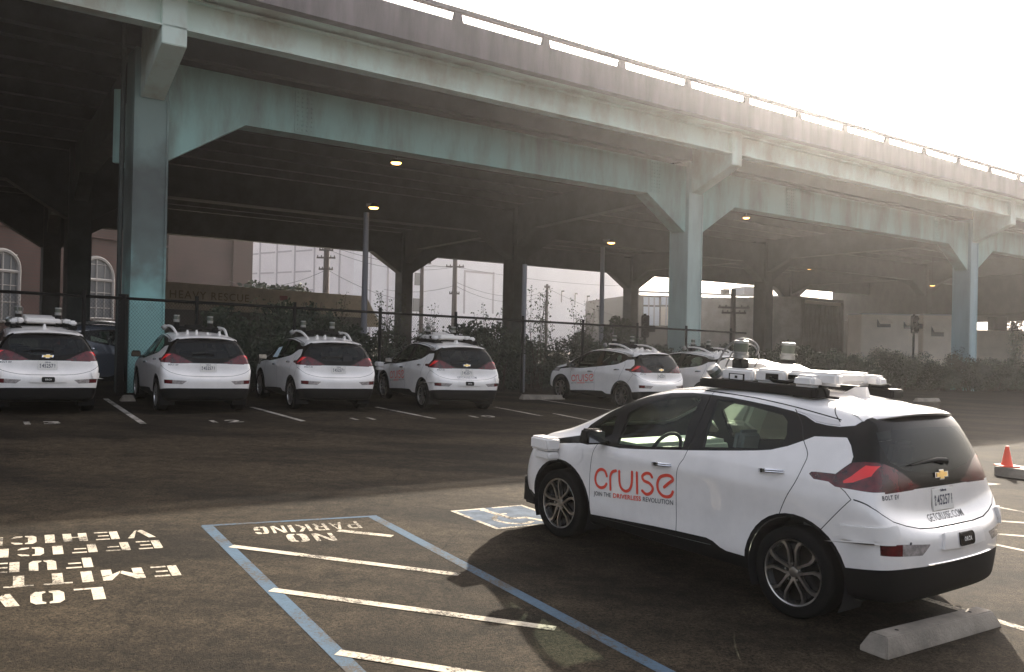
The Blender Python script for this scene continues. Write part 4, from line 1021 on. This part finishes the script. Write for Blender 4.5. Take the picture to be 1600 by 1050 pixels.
# ------------------------------------------------------------------ shrubs
M['leaf']=mat('shrub_leaf',(.045,.06,.028),.6,var=.55,vscale=1.4,col2=(.022,.032,.018)); M['leaf2']=mat('sapling_leaf',(.065,.085,.04),.55,var=.5,vscale=5); M['stem']=mat('stem',(.06,.045,.035),.85)
def shrub_mesh(seed,nl,w,h,ls):
    rn=random.Random(seed); b=MB(); st=MB()
    blobs=[(Vector((rn.uniform(-w,w)*.75,rn.uniform(-.6,.6),h*rn.uniform(.18,.80))),rn.uniform(.28,.55)) for _ in range(15)]
    for i in range(nl):
        c,r=rn.choice(blobs); d=Vector((rn.gauss(0,1),rn.gauss(0,1),rn.gauss(0,1))).normalized(); p=c+d*r*rn.uniform(.55,1.08)*Vector((1,1,1)).length/1.73
        if p.z<.02: p.z=rn.uniform(.02,.3)
        t=Vector((rn.gauss(0,1),rn.gauss(0,1),rn.gauss(0,1))).normalized(); u=t.orthogonal().normalized(); L=ls*rn.uniform(.6,1.3); W=L*.42
        b.add([p,p+t*L*.5+u*W,p+t*L,p+t*L*.5-u*W],[(0,1,2,3)])
    for i in range(14):
        a=rn.uniform(0,6.3); base=Vector((rn.uniform(-.35,.35)*w,rn.uniform(-.3,.3),0)); tip=base+Vector((math.cos(a)*.5,math.sin(a)*.3,h*rn.uniform(.6,1.0)))
        st.tube([base,base.lerp(tip,.5)+Vector((rn.uniform(-.1,.1),0,0)),tip],[.03,.018,.006],5)
    return b.bake(),st.bake()
shr=[shrub_mesh(10+i,7500,1.15,2.0,.085) for i in range(4)]
def sapling_mesh(seed,h):
    rn=random.Random(seed); b=MB(); st=MB()
    for i in range(9):
        a=rn.uniform(0,6.3); base=Vector((rn.uniform(-.2,.2),rn.uniform(-.2,.2),0)); tip=base+Vector((math.cos(a)*rn.uniform(.2,.75),math.sin(a)*.5,h*rn.uniform(.65,1.0))); m_=base.lerp(tip,.5)+Vector((rn.uniform(-.12,.12),rn.uniform(-.1,.1),0))
        st.tube([base,m_,tip],[.018,.012,.004],5)
        for k in range(75):
            t_=rn.uniform(.30,1.0); q=(base.lerp(m_,t_*2) if t_<.5 else m_.lerp(tip,t_*2-1)); sp_=.26*(1.15-t_)+.05; p=q+Vector((rn.gauss(0,sp_),rn.gauss(0,sp_),rn.gauss(0,sp_*.7)))
            t=Vector((rn.gauss(0,1),rn.gauss(0,1),rn.gauss(0,.8))).normalized(); u=t.orthogonal().normalized(); L=.075*rn.uniform(.7,1.4); W=L*.38
            b.add([p,p+t*L*.5+u*W,p+t*L,p+t*L*.5-u*W],[(0,1,2,3)])
            if k%5==0: st.tube([q,p],.003,3)
    return b.bake(),st.bake()
sap=[sapling_mesh(50+i,3.4) for i in range(3)]
def plant(name,ms,s,D,sc,rz,label,cat,group,m='leaf',rnd=0):
    g_=gt(s,D,-.02); e=empty(name,g_,label,cat,group,rz); e.scale=sc
    part('foliage',ms[0],M[m],e); part('stems',ms[1],M['stem'],e); return e
rn=random.Random(5)
def s_of(u,D): 
    d=ray(u,531); q=CAM+d*(D/d.dot(NV)); return q.dot(DV)
k=0; s=s_of(418,21.9)
while s<75:
    hgt=1.02+.10*math.sin(k*1.7)+rn.uniform(-.10,.10)
    if s<s_of(560,21.9): hgt*=1.12
    if s>s_of(1020,21.9): hgt*=.93
    e=plant('shrub',shr[k%4],s,22.3+rn.uniform(-.35,.25)+(.5 if s<s_of(850,22) else .0),(1.02+rn.uniform(-.1,.2),1.1,hgt),rn.uniform(-.5,.5)+(math.pi if k%2 else 0),'dark green bushy shrub in the hedge along the fence','shrub','shrubs forming the hedge')
    s+=1.55 if s<30 else 1.8; k+=1
for i,(u,v,sc) in enumerate(((415,458,1.0),(522,446,1.2),(603,452,.85),(660,470,.8),(762,465,1.0),(842,447,1.15),(915,462,1.15),(965,500,.9),(1500,540,.9),(1590,500,1.0))):
    D=22.0; s=s_of(u,D); q=onD(u,v,D); g_=gt(s,D); z=(q.z-g_.z)/3.4
    lab=['bushy sapling rising beside the beige sign wall','tall leafy sapling in front of the utility pole','thin sapling right of the grey lamp pole','small sapling beside the double column','sapling left of the wide dark middle column','airy sapling right of the thin grey post','airy sapling left of the grey lamp pole with the far car','low sapling under the far forked column','sapling in the hedge beside the right green column','dark bush rising at the right edge of the photo'][i]
    plant('sapling',sap[i%3],s,D,(.8*sc,.8,z),i*1.3,lab,'sapling','saplings growing out of the hedge','leaf2')
    if i in(0,1): plant('shrub',shr[i],s,D+.1,(.75,.75,z*1.12),i*2.,['rounded shrub crown under the beige sign wall','rounded shrub crown below the utility pole'][i],'shrub','shrubs forming the hedge')
# ------------------------------------------------------------------ far buildings
M['brick']=mat('red_brick',(.27,.115,.09),.85,var=.25,vscale=.5)
def brickify(m,col,mort,sc=1.0):
    N,L=nodes(m); b=N['Principled BSDF']; tc=N.new('ShaderNodeTexCoord'); br=N.new('ShaderNodeTexBrick'); mp=N.new('ShaderNodeMapping')
    sx=N.new('ShaderNodeSeparateXYZ'); cx_=N.new('ShaderNodeCombineXYZ'); L.new(tc.outputs['Object'],sx.inputs[0]); L.new(sx.outputs['Y'],cx_.inputs[0]); L.new(sx.outputs['Z'],cx_.inputs[1])
    br.inputs['Scale'].default_value=2.2*sc; br.inputs['Color1'].default_value=(*col,1); br.inputs['Color2'].default_value=(*[c*.8 for c in col],1); br.inputs['Mortar'].default_value=(*mort,1); br.inputs['Mortar Size'].default_value=.012
    L.new(cx_.outputs[0],br.inputs['Vector'])
    n=N.new('ShaderNodeTexNoise'); n.inputs['Scale'].default_value=.35; n.inputs['Detail'].default_value=6; L.new(tc.outputs['Object'],n.inputs['Vector'])
    r=N.new('ShaderNodeValToRGB'); r.color_ramp.elements[0].position=.35; r.color_ramp.elements[0].color=(.6,.6,.6,1); r.color_ramp.elements[1].position=.6; L.new(n.outputs['Fac'],r.inputs['Fac'])
    x=N.new('ShaderNodeMixRGB'); x.blend_type='MULTIPLY'; x.inputs[0].default_value=1; L.new(br.outputs['Color'],x.inputs[1]); L.new(r.outputs['Color'],x.inputs[2]); L.new(x.outputs[0],b.inputs['Base Color'])
brickify(M['brick'],(.062,.022,.018),(.045,.024,.021))
M['brick2']=mat('dark_brick',(.2,.1,.08),.85); brickify(M['brick2'],(.040,.018,.016),(.032,.018,.017))
M['stucco']=mat('white_stucco',(.80,.75,.76),.8,var=.12,vscale=.15); M['stucco2']=mat('pale_stucco',(.80,.78,.80),.8,var=.08,vscale=.15)
M['beige']=mat('beige_panel',(.50,.43,.33),.7,var=.25,vscale=1.5); M['joint']=mat('grey_joint',(.42,.38,.40),.8)
M['winglass']=mat('window_glass',(.10,.11,.12),.15); M['frame']=mat('white_frame',(.27,.26,.25),.6); M['officeglass']=mat('office_glass',(.60,.66,.72),.15); M['officepanel']=mat('office_panel',(.66,.60,.50),.6)
M['greybld']=mat('grey_concrete',(.40,.40,.41),.8); M['darkbld']=mat('dark_base',(.09,.085,.08),.8); M['corr']=mat('corrugated_wall',(.25,.23,.20),.7,var=.3,vscale=1)
Z=Vector((0,0,1))
def wallframe(name,a,b_,zt,depth,label,cat,m,zb=-1.0,roof=True,group=None):
    a=Vector((a.x,a.y,0));b_=Vector((b_.x,b_.y,0)); t=(b_-a).normalized(); n=Vector((-t.y,t.x,0))
    if n.y<0: n=-n
    e=empty(name,a,label,cat,group,math.atan2(t.y,t.x)); L=(b_-a).length
    obj('wall',mk_boxes([((L/2,depth/2,(zt+zb)/2),(L,depth,zt-zb))]),m,e)
    def loc(u,v,off=0.):   # photo position on this facade -> local x,z
        d=ray(u,v); q=CAM+d*((a-CAM).dot(n)/d.dot(n)); return (q-a).dot(t),q.z
    return e,loc,L
def fbox(name,par,loc,u0,v0,u1,v1,m,pr=.06,off=0):
    x0,z0=loc(u0,v0);x1,z1=loc(u1,v1); return obj(name,mk_boxes([(((x0+x1)/2,-pr/2-off,(z0+z1)/2),(abs(x1-x0),pr,abs(z1-z0)))]),m,par)
# brick building: facade from photo edge to x=388
a=Vector((-43.2,44.5,0)); b_=Vector((-25.6,82.5,0))
bb,loc,L=wallframe('brick_building',a,b_,11.0,20,'red brick building with arched white windows behind the freeway columns','building',M['brick'])
obj('cornice',mk_boxes([((L/2,-.12,9.35),(L,.25,.16)),((L/2,-.1,11.05),(L+.2,.4,.25))]),M['brick'],bb)
x0,_=loc(259,400); obj('parapet_wall',mk_boxes([(((x0+L)/2,-.15,5.6),(L-x0,.30,11.4)),((L-1.4,-.25,6.2),(2.6,.45,12.8))]),M['brick2'],bb)
for (uc,vt) in ((3,391),(150,403),(-140,380)):
    cx,zt=loc(uc,vt); cw=loc(uc+25,430)[0]-cx; zs=zt-cw; zb=loc(uc,458)[1]-2.0
    ww=empty('x'); bpy.data.objects.remove(ww)
    pts=[Vector((cx+cw*math.cos(a_),0,zs+cw*math.sin(a_))) for a_ in [math.pi*k/16 for k in range(17)]]+[Vector((cx-cw,0,zb)),Vector((cx+cw,0,zb))]
    wn=obj('window',MB().prism(pts,(0,-.03,0),(0,-.06,0)),M['winglass'],bb)
    fr=MB(); arc_=[p+Vector((0,-.1,0)) for p in pts]; fr.tube(arc_+[arc_[0]],.16,6,cap=False)
    fr.tube([Vector((cx,-.1,zb)),Vector((cx,-.1,zs+cw))],.08,6); fr.tube([Vector((cx-cw,-.1,zs-.2)),Vector((cx+cw,-.1,zs-.2))],.13,6)
    for q in(-.5,.5): fr.tube([Vector((cx+cw*q,-.09,zb)),Vector((cx+cw*q,-.09,zs+cw*.85))],.04,5)
    for q in (1.2,2.4,-1.0): fr.tube([Vector((cx-cw*.9,-.09,zs-q)),Vector((cx+cw*.9,-.09,zs-q))],.04,5)
    obj('window_frame',fr,M['frame'],wn)
# roof clutter
b=MB(); 
for (u0,v0,u1,v1) in ((305,365,350,372),(335,362,372,384),(345,372,395,376),(318,358,330,372)): b.tube([at(u0,v0,88),at(u1,v1,88)],.12,5)
tag(obj('roof_pipes',b,M['darkbld']),'tangle of dark pipes on the brick building roof','roof pipes')
# grey tower at far left
tb,loc,L=wallframe('grey_tower',at(18,300,110),at(74,300,112),21.0,10,'pale grey tower block behind the brick roof at far left','building',M['greybld'])
for v in (296,304,312): fbox('window',tb,loc,24,v,27,v+4,M['winglass']); 
fbox('side_panel',tb,loc,35,285,60,330,mat('grey_panel',(.27,.27,.28),.8),.1)
# beige sign wall
sb,loc,L=wallframe('beige_sign_wall',at(250,480,46),at(572,480,58),5.0,3,'long beige fascia with raised HEAVY RESCUE lettering behind the hedge','building',M['beige'],zb=5.0-.01)
z_top=loc(300,443)[1]
for o in list(sb.children): bpy.data.objects.remove(o)
zb_=loc(300,484)[1]
obj('fascia',mk_boxes([((L/2,1.5,(z_top+zb_)/2),(L,3,z_top-zb_))]),M['beige'],sb); obj('dark_wall',mk_boxes([((L/2,1.7,(zb_-1)/2),(L-.2,2.8,zb_+1))]),M['darkbld'],sb)
obj('sloped_end',MB().prism([Vector((L,0,z_top)),Vector((L,0,zb_-.6)),Vector((L+1.5,0,zb_-.6))],(0,0,0),(0,2.5,0)),M['beige'],sb)
def wtext(txt,u0,u1,v,size,m,par,loc,sp=1.1):
    me=textmesh(txt,size,sp,.004); xs_=[q.co.x for q in me.vertices]; w=max(xs_)-min(xs_); X0,z0=loc(u0,v); X1,_=loc(u1,v); s=(X1-X0)/w
    for q in me.vertices: q.co=Vector(((X0+X1)/2+q.co.x*s,-.05,z0+q.co.y))
    return obj('lettering',me,m,par)
M['brass']=mat('brass_letters',(.16,.12,.06),.5); M['darkletters']=mat('dark_letters',(.04,.035,.03),.7)
wtext('HEAVY RESCUE',264,388,459.5,.62,M['brass'],sb,loc,1.15); wtext('SAN FRANCISCO FIRE DEPARTMENT',272,365,472,.26,M['darkletters'],sb,loc)
fbox('red_emblem',sb,loc,437,462,448,470,mat('dull_red',(.22,.04,.03),.7),.08)
# white warehouse: two facades
w1,loc,L=wallframe('white_warehouse',at(360,450,136),at(552,450,118),24,14,'large white panelled warehouse beyond the utility pole','building',M['stucco'])
b=MB()
for u in (406,432.5,460.5,491,530.5): x,_=loc(u,430); b.box((x,-.04,11),(.28,.08,26))
for (u0,v0,u1,v1) in ((388,398,404,396.5),(407,396,430,394),(434,394,456,392),(461,392.5,488,391),(388,428,402,427),(406,427,428,426),(434,426,456,425),(462,425,486,423.5),(388,455,490,454)):
    x0,z0=loc(u0,v0);x1,z1=loc(u1,v1); b.box(((x0+x1)/2,-.03,(z0+z1)/2),(x1-x0,.06,.22))
obj('panel_joints',b,M['joint'],w1)
for u,v in ((445,375),(390,374)): fbox('vent',w1,loc,u-5,v-3,u+5,v+4,M['darkbld'],.3)
w2,loc,L=wallframe('pale_warehouse',at(552,450,118.0),at(1000,450,158),15.8,20,'long pale windowless warehouse behind the middle columns','building',M['stucco2'])
b=MB()
for u in (579,606,643): x,_=loc(u,430); b.box((x,-.04,8),(.26,.08,16))
x,z=loc(750,425); b.box((x,-.05,z+0),(.1,.1,.1))
obj('panel_joints',b,M['joint'],w2)
for (u0,v0,u1,v1) in ((725,425,726,490),(770,425,771,490),(725,425,771,426)): fbox('panel_edge',w2,loc,u0,v0,u1,v1,M['joint'],.05)
fbox('window',w2,loc,648,426,657,446,M['winglass']); fbox('window',w2,loc,645,466,656,487,M['winglass'])
fbox('pink_sign',w2,loc,586.5,397,593.5,402,mat('pink_sign',(.62,.20,.22),.6),.2); fbox('white_sign',w2,loc,592,404,601,408,mat('pale_blue_sign',(.45,.55,.62),.6),.2)
# small bracket lights along the far wall
for i,(u,v) in enumerate(((877,455),(898,459),(917,463),(948,469),(961,473),(972,476))):
    x,z=loc(u,v); obj('wall_light',mk_boxes([((x,-.4,z),(.18,.5,.25)),((x,-.1,z-.9),(.10,.1,2.0))]),M['darkbld'],w2)
# office building
of,loc,L=wallframe('office_building',at(990,470,92),at(1252,470,96),7.15,18,'low grey office building with ribbon windows at right of centre','building',M['darkbld'])
fbox('roof_band',of,loc,990,457,1252,463,M['greybld'],.5)
for i in range(9):
    u0=1004+27.4*i
    fbox('upper_window',of,loc,u0+1.5,464,u0+25,477,M['officeglass'],.1); fbox('window_panel',of,loc,u0+1.5,479,u0+25,509,M['officepanel'] if i%3!=0 else M['officeglass'],.1)
for i in range(9):
    u0=1004+27.4*i
    for q in (8.5,17): fbox('mullion',of,loc,u0+q,464,u0+q+.8,509,M['greybld'],.06,.1)
    fbox('mullion',of,loc,u0+1.5,493,u0+25,493.8,M['greybld'],.08,.1)
for (u0,v0,u1,v1) in ((1104,494,1122,507),(1150,490,1153,509),(1190,503,1216,508)): fbox('dark_pane',of,loc,u0,v0,u1,v1,M['darkbld'],.04,.1)
fbox('roof_box',of,loc,1143,450,1184,464,M['greybld'],3.0); fbox('roof_vent',of,loc,1126,452,1134,460,M['darkbld'],1)
cb,loc,L=wallframe('corrugated_shed',at(1252,470,78),at(1318,470,84),6.55,14,'brown corrugated shed right of the grey office','building',M['corr'])
b=MB()
for i in range(26): x=L*i/26; b.box((x+.12,-.05,3),(.10,.1,6.6))
obj('ribs',b,M['corr'],cb); fbox('clerestory',cb,loc,1256,468,1312,479,M['officepanel'],.12)
# lower ramp behind at the right
rp=empty('lower_ramp',(0,0,0),'dark concrete ramp structure behind the right hand columns','ramp')
b=MB(); A0=at(1300,480,97);B0=at(1700,500,60); A0.z=0;B0.z=0; t=(B0-A0).normalized(); n=Vector((-t.y,t.x,0))
def rprism(z0,z1,d0,d1,nm,m): bb_=MB(); bb_.prism([A0+n*d0+Z*z0,A0+n*d1+Z*z0,A0+n*d1+Z*z1,A0+n*d0+Z*z1],(0,0,0),(B0-A0)); return obj(nm,bb_,m,rp)
rprism(4.9,9.2,0,12,'ramp_deck',M['deck']); obj('abutment',MB().prism([A0+n*1+Z*-2,A0+n*5+Z*-2,A0+n*5+Z*5,A0+n*1+Z*5],(0,0,0),(B0-A0).normalized()*5.5),M['deck'],rp)
for k in range(7):
    c=A0.lerp(B0,.0+k*.15)+n*4; obj('pier',MB().box((c.x,c.y,2.7),(1.1,1.1,7.0)),M['deck'],rp)
# trailers
def trailer(u0,u1,v0,v1,dep,label,win):
    a=at(u0,v1,dep);c=at(u1,v0,dep); w=c.x-a.x; h=c.z; gz=G(a.x,dep); e=empty('box_trailer',((a.x+c.x)/2,dep,gz),label,'trailer'); h=c.z-gz
    obj('box_body',mk_boxes([((0,1.2,(h+.9)/2),(w,2.4,h-.9))]),M['trailer'],e,bev=.04); obj('roof_edge',mk_boxes([((0,1.2,h-.02),(w+.06,2.46,.08))]),M['greybld'],e)
    for x in(-.3,.3): obj('wheel',MB().lathe([(0,-.12),(.42,-.12),(.45,0),(.42,.12),(0,.12)],c=(x*w,.2,.45),axis='y',n=20),M['rubber'],e)
    for (u,v,W,H) in win:
        q=at(u,v,dep); x=q.x-(a.x+c.x)/2; z=q.z-gz; wd=obj('window',mk_boxes([((x,-.02,z),(W,.05,H))]),M['winglass'],e); obj('awning',MB().add([(x-W/2,-.05,z+H/2),(x+W/2,-.05,z+H/2),(x+W/2,-.45,z-.05),(x-W/2,-.45,z-.05),(x-W/2,-.09,z+H/2-.02),(x+W/2,-.09,z+H/2-.02)],[(0,1,2,3),(4,3,2,5)]),M['trailer'],wd)
M['trailer']=mat('cream_panel',(.72,.65,.55),.6,var=.12,vscale=1)
trailer(1345,1436,491.5,545,58,'cream box trailer with an awning window under the freeway at right',((1381,505,.9,.55),(1420,508,.7,.5)))
trailer(1442,1500,492,545,62,'shorter cream trailer just left of the right green column',((1465,518,.9,.7),))
wl,loc,L=wallframe('cream_wall',at(1500,530,70),at(1680,530,70),at(1540,516,70).z,.5,'plain cream boundary wall at the right edge','wall',M['trailer'])
# traffic signals
for i,(u,v,dep,lab) in enumerate(((1008,510,40,'dark traffic signal head beside the far forked column'),(1429,507,50,'dark traffic signal in front of the cream trailer'))):
    p=at(u,v,dep); e=empty('traffic_signal',(p.x,p.y,G(p.x,p.y)),lab,'traffic light','traffic signals behind the hedge'); z=p.z-G(p.x,p.y)
    obj('pole',MB().tube([(0,.1,0),(0,.1,z+.6)],.07,8),M['black'],e); hd=obj('signal_head',mk_boxes([((0,0,z),(.36,.25,1.05))]),M['black'],e,bev=.03)
    for k in(-.33,0,.33): obj('visor',MB().lathe([(.13,-.3),(.15,-.12)],c=(0,0,z+k),axis='y',n=14),M['black'],hd); obj('signal_head',mk_boxes([((.32,.05,z-.1),(.3,.2,.3))]),M['black'],e) if k==0 else None
# utility poles and wires
M['wood']=mat('weathered_wood',(.10,.085,.08),.9)
def upole(u,vt,dep,label,arms,r=.16):
    p=at(u,vt,dep); g_=G(p.x,p.y); e=empty('utility_pole',(p.x,p.y,g_),label,'utility pole','utility poles beyond the freeway'); h=p.z-g_
    obj('pole',MB().tube([(0,0,-.5),(0,0,h)],[r*1.25,r*.85],10),M['wood'],e,smooth=True); tops=[]
    for va,W in arms:
        z=at(u,va,dep).z-g_; ob=obj('cross_arm',mk_boxes([((0,-.18,z),(W,.10,.13))]),M['wood'],e)
        for k in(-.45,-.25,.25,.45): obj('insulator',MB().lathe([(0,0),(.05,0),(.04,.12),(0,.14)],c=(W*k,-.18,z+.06),n=8),M['darkbld'],ob)
        tops.append((p,z+g_,W))
    return p,tops
p1,t1=upole(511,372,66,'wooden utility pole with several cross arms in front of the white warehouse',((383,1.45),(391,1.1),(403,1.45),(421,1.1)),.24)
obj('transformer',mk_boxes([((0,0,0),(.1,.1,.1))]),M['wood']) and None
bpy.data.objects.remove(bpy.data.objects['transformer'])
p2,t2=upole(711.5,398,75,'utility pole seen left of the wide middle column',((417,1.6),(459,.9)),.22)
p3,t3=upole(660,404,70,'slim utility pole right of the double column',((411,1.5),),.16)
p4,t4=upole(855,444,90,'short far utility pole between the thin post and the grey lamp pole',((449,.6),),.15)
p5,t5=upole(1146,452,60,'utility pole in front of the grey office',((481,2.2),(489,1.7)),.20)
def wires(name,pairs,label):
    b=MB()
    for (a,c,sag) in pairs:
        pts=[a.lerp(c,k/14)-Z*sag*4*(k/14)*(1-k/14) for k in range(15)]; b.tube(pts,.018,4,cap=False)
    return tag(obj(name,b,M['darkbld']),label,'power lines')
wires('power_lines',[(at(350,436,80),at(511,421,66),1.0),(at(511,421,66),at(640,470,75),.4),(at(511,383,66),at(711,417,75),.5),(at(513,390,66),at(711,417,75),.8),(at(660,411,70),at(711,417,75),.1),(at(711,440,75),at(855,455,90),.9),(at(711,446,75),at(855,460,90),1.1),(at(711,417,75),at(990,447,95),.4),(at(600,452,80),at(711,446,75),.4),(at(855,450,90),at(990,500,95),.4)],'thin black power lines strung between the utility poles')
# clipped dark trees beyond
def tree_far(u,v,dep,w,label,m='leaf',n=2600,base=None):
    p=at(u,v,dep); g_=G(p.x,p.y); h=p.z-g_; e=empty('tree',(p.x,p.y,g_),label,'tree'); rn_=random.Random(int(u)); b=MB()
    bl=[(Vector((rn_.uniform(-w,w)*.6,rn_.uniform(-w,w)*.5,h*rn_.uniform(.45,.9))),w*rn_.uniform(.25,.5)) for _ in range(12)]
    for i in range(n):
        c,r=rn_.choice(bl); d=Vector((rn_.gauss(0,1),rn_.gauss(0,1),rn_.gauss(0,1))).normalized(); q=c+d*r*rn_.uniform(.5,1.05); t=Vector((rn_.gauss(0,1),rn_.gauss(0,1),rn_.gauss(0,1))).normalized(); u_=t.orthogonal().normalized(); L=w*.13*rn_.uniform(.6,1.3)
        b.add([q,q+t*L*.5+u_*L*.4,q+t*L,q+t*L*.5-u_*L*.4],[(0,1,2,3)])
    obj('crown',b,M[m],e); obj('trunk',MB().tube([(0,0,-.2),(.05,0,h*.4),(0,0,h*.75)],[.16,.12,.05],8).tube([(0,0,h*.4),(w*.35,0,h*.7)],[.07,.02],6).tube([(0,0,h*.45),(-w*.35,.1,h*.72)],[.07,.02],6),M['stem'],e)
M['leaf3']=mat('brown_tree_leaf',(.13,.085,.06),.7,var=.4,vscale=2)
tree_far(964,490,45,1.0,'small clipped dark tree beside the far forked column')
tree_far(425,446,62,2.6,'green tree top showing above the beige sign wall'); tree_far(448,450,63,2.0,'lower green tree top at right end above the sign wall')
tree_far(1588,498,85,3.0,'brownish tree above the cream wall at the right edge','leaf3')
tree_far(1545,514,84,1.4,'small brown bush top above the cream wall','leaf3',1200)
# vehicles behind the fence
M['darkpaint']=mat('blue_grey_car_paint',(.07,.08,.10),.3,coat=1); M['silverpaint']=mat('silver_car_paint',(.50,.50,.48),.3,coat=1,metal=.3)
q=onD(118,560,23.6); car('parked_car',(q.x,q.y,R(35)),'dark blue grey car parked behind the fence beside the leftmost hatchback','none',False,group=None,paint=M['darkpaint'])
q=at(152,540,30.0); car('parked_car',(q.x,q.y,R(-30)),'silver car seen through the fence left of the green column','none',False,group=None,paint=M['silverpaint'])
# ------------------------------------------------------------------ camera, light, world
cd=bpy.data.cameras.new('camera'); cam=bpy.data.objects.new('camera',cd); COL.objects.link(cam); SC.camera=cam
cd.sensor_width=36; cd.lens=FPX/1600*36; cd.clip_end=3000; cd.clip_start=.05
bk_=-_fw; cam.matrix_world=Matrix(((RTV.x,UPV.x,bk_.x,0),(RTV.y,UPV.y,bk_.y,0),(RTV.z,UPV.z,bk_.z,CAMZ),(0,0,0,1)))
AZ,EL=R(22.5),R(27.5)
sd=bpy.data.lights.new('sun','SUN'); so=bpy.data.objects.new('sun',sd); COL.objects.link(so); sd.energy=4.9; sd.angle=R(.6); sd.color=(1,.89,.74)
sv=Vector((math.sin(AZ)*math.cos(EL),math.cos(AZ)*math.cos(EL),math.sin(EL))); so.rotation_euler=sv.to_track_quat('Z','Y').to_euler(); so.location=(20,40,40)
w=bpy.data.worlds.new('World'); SC.world=w; w.use_nodes=True; N=w.node_tree.nodes; L=w.node_tree.links
bg=N['Background']; sk_=N.new('ShaderNodeTexSky'); sk_.sky_type='NISHITA'; sk_.sun_disc=False; sk_.sun_elevation=EL; sk_.sun_rotation=AZ; sk_.dust_density=7; sk_.air_density=1.0; sk_.ozone_density=1.0
hs=N.new('ShaderNodeHueSaturation'); hs.inputs['Saturation'].default_value=.45; L.new(sk_.outputs[0],hs.inputs['Color']); wm=N.new('ShaderNodeMixRGB'); wm.blend_type='MULTIPLY'; wm.inputs[0].default_value=1; wm.inputs[2].default_value=(1,.965,.955,1); L.new(hs.outputs[0],wm.inputs[1]); L.new(wm.outputs[0],bg.inputs[0]); bg.inputs[1].default_value=.135
# light haze
if True:
    hb=MB(); hb.box((0,150,10),(420,330,34)); hz=hb.bake(); hm=bpy.data.materials.new('haze_air'); hm.use_nodes=True; N=hm.node_tree.nodes; L=hm.node_tree.links
    N.remove(N['Principled BSDF']); pv=N.new('ShaderNodeVolumePrincipled'); pv.inputs['Color'].default_value=(.95,.93,.92,1); pv.inputs['Density'].default_value=.0009; pv.inputs['Anisotropy'].default_value=.88
    L.new(pv.outputs[0],N['Material Output'].inputs['Volume']); tag(obj('haze',hz,hm),kind='stuff')
SC.view_settings.view_transform='Standard'; SC.view_settings.look='None'; SC.view_settings.exposure=1.68; SC.view_settings.gamma=1
SC.cycles.max_bounces=6; SC.cycles.volume_bounces=1; SC.cycles.transparent_max_bounces=10; SC.cycles.volume_step_rate=2
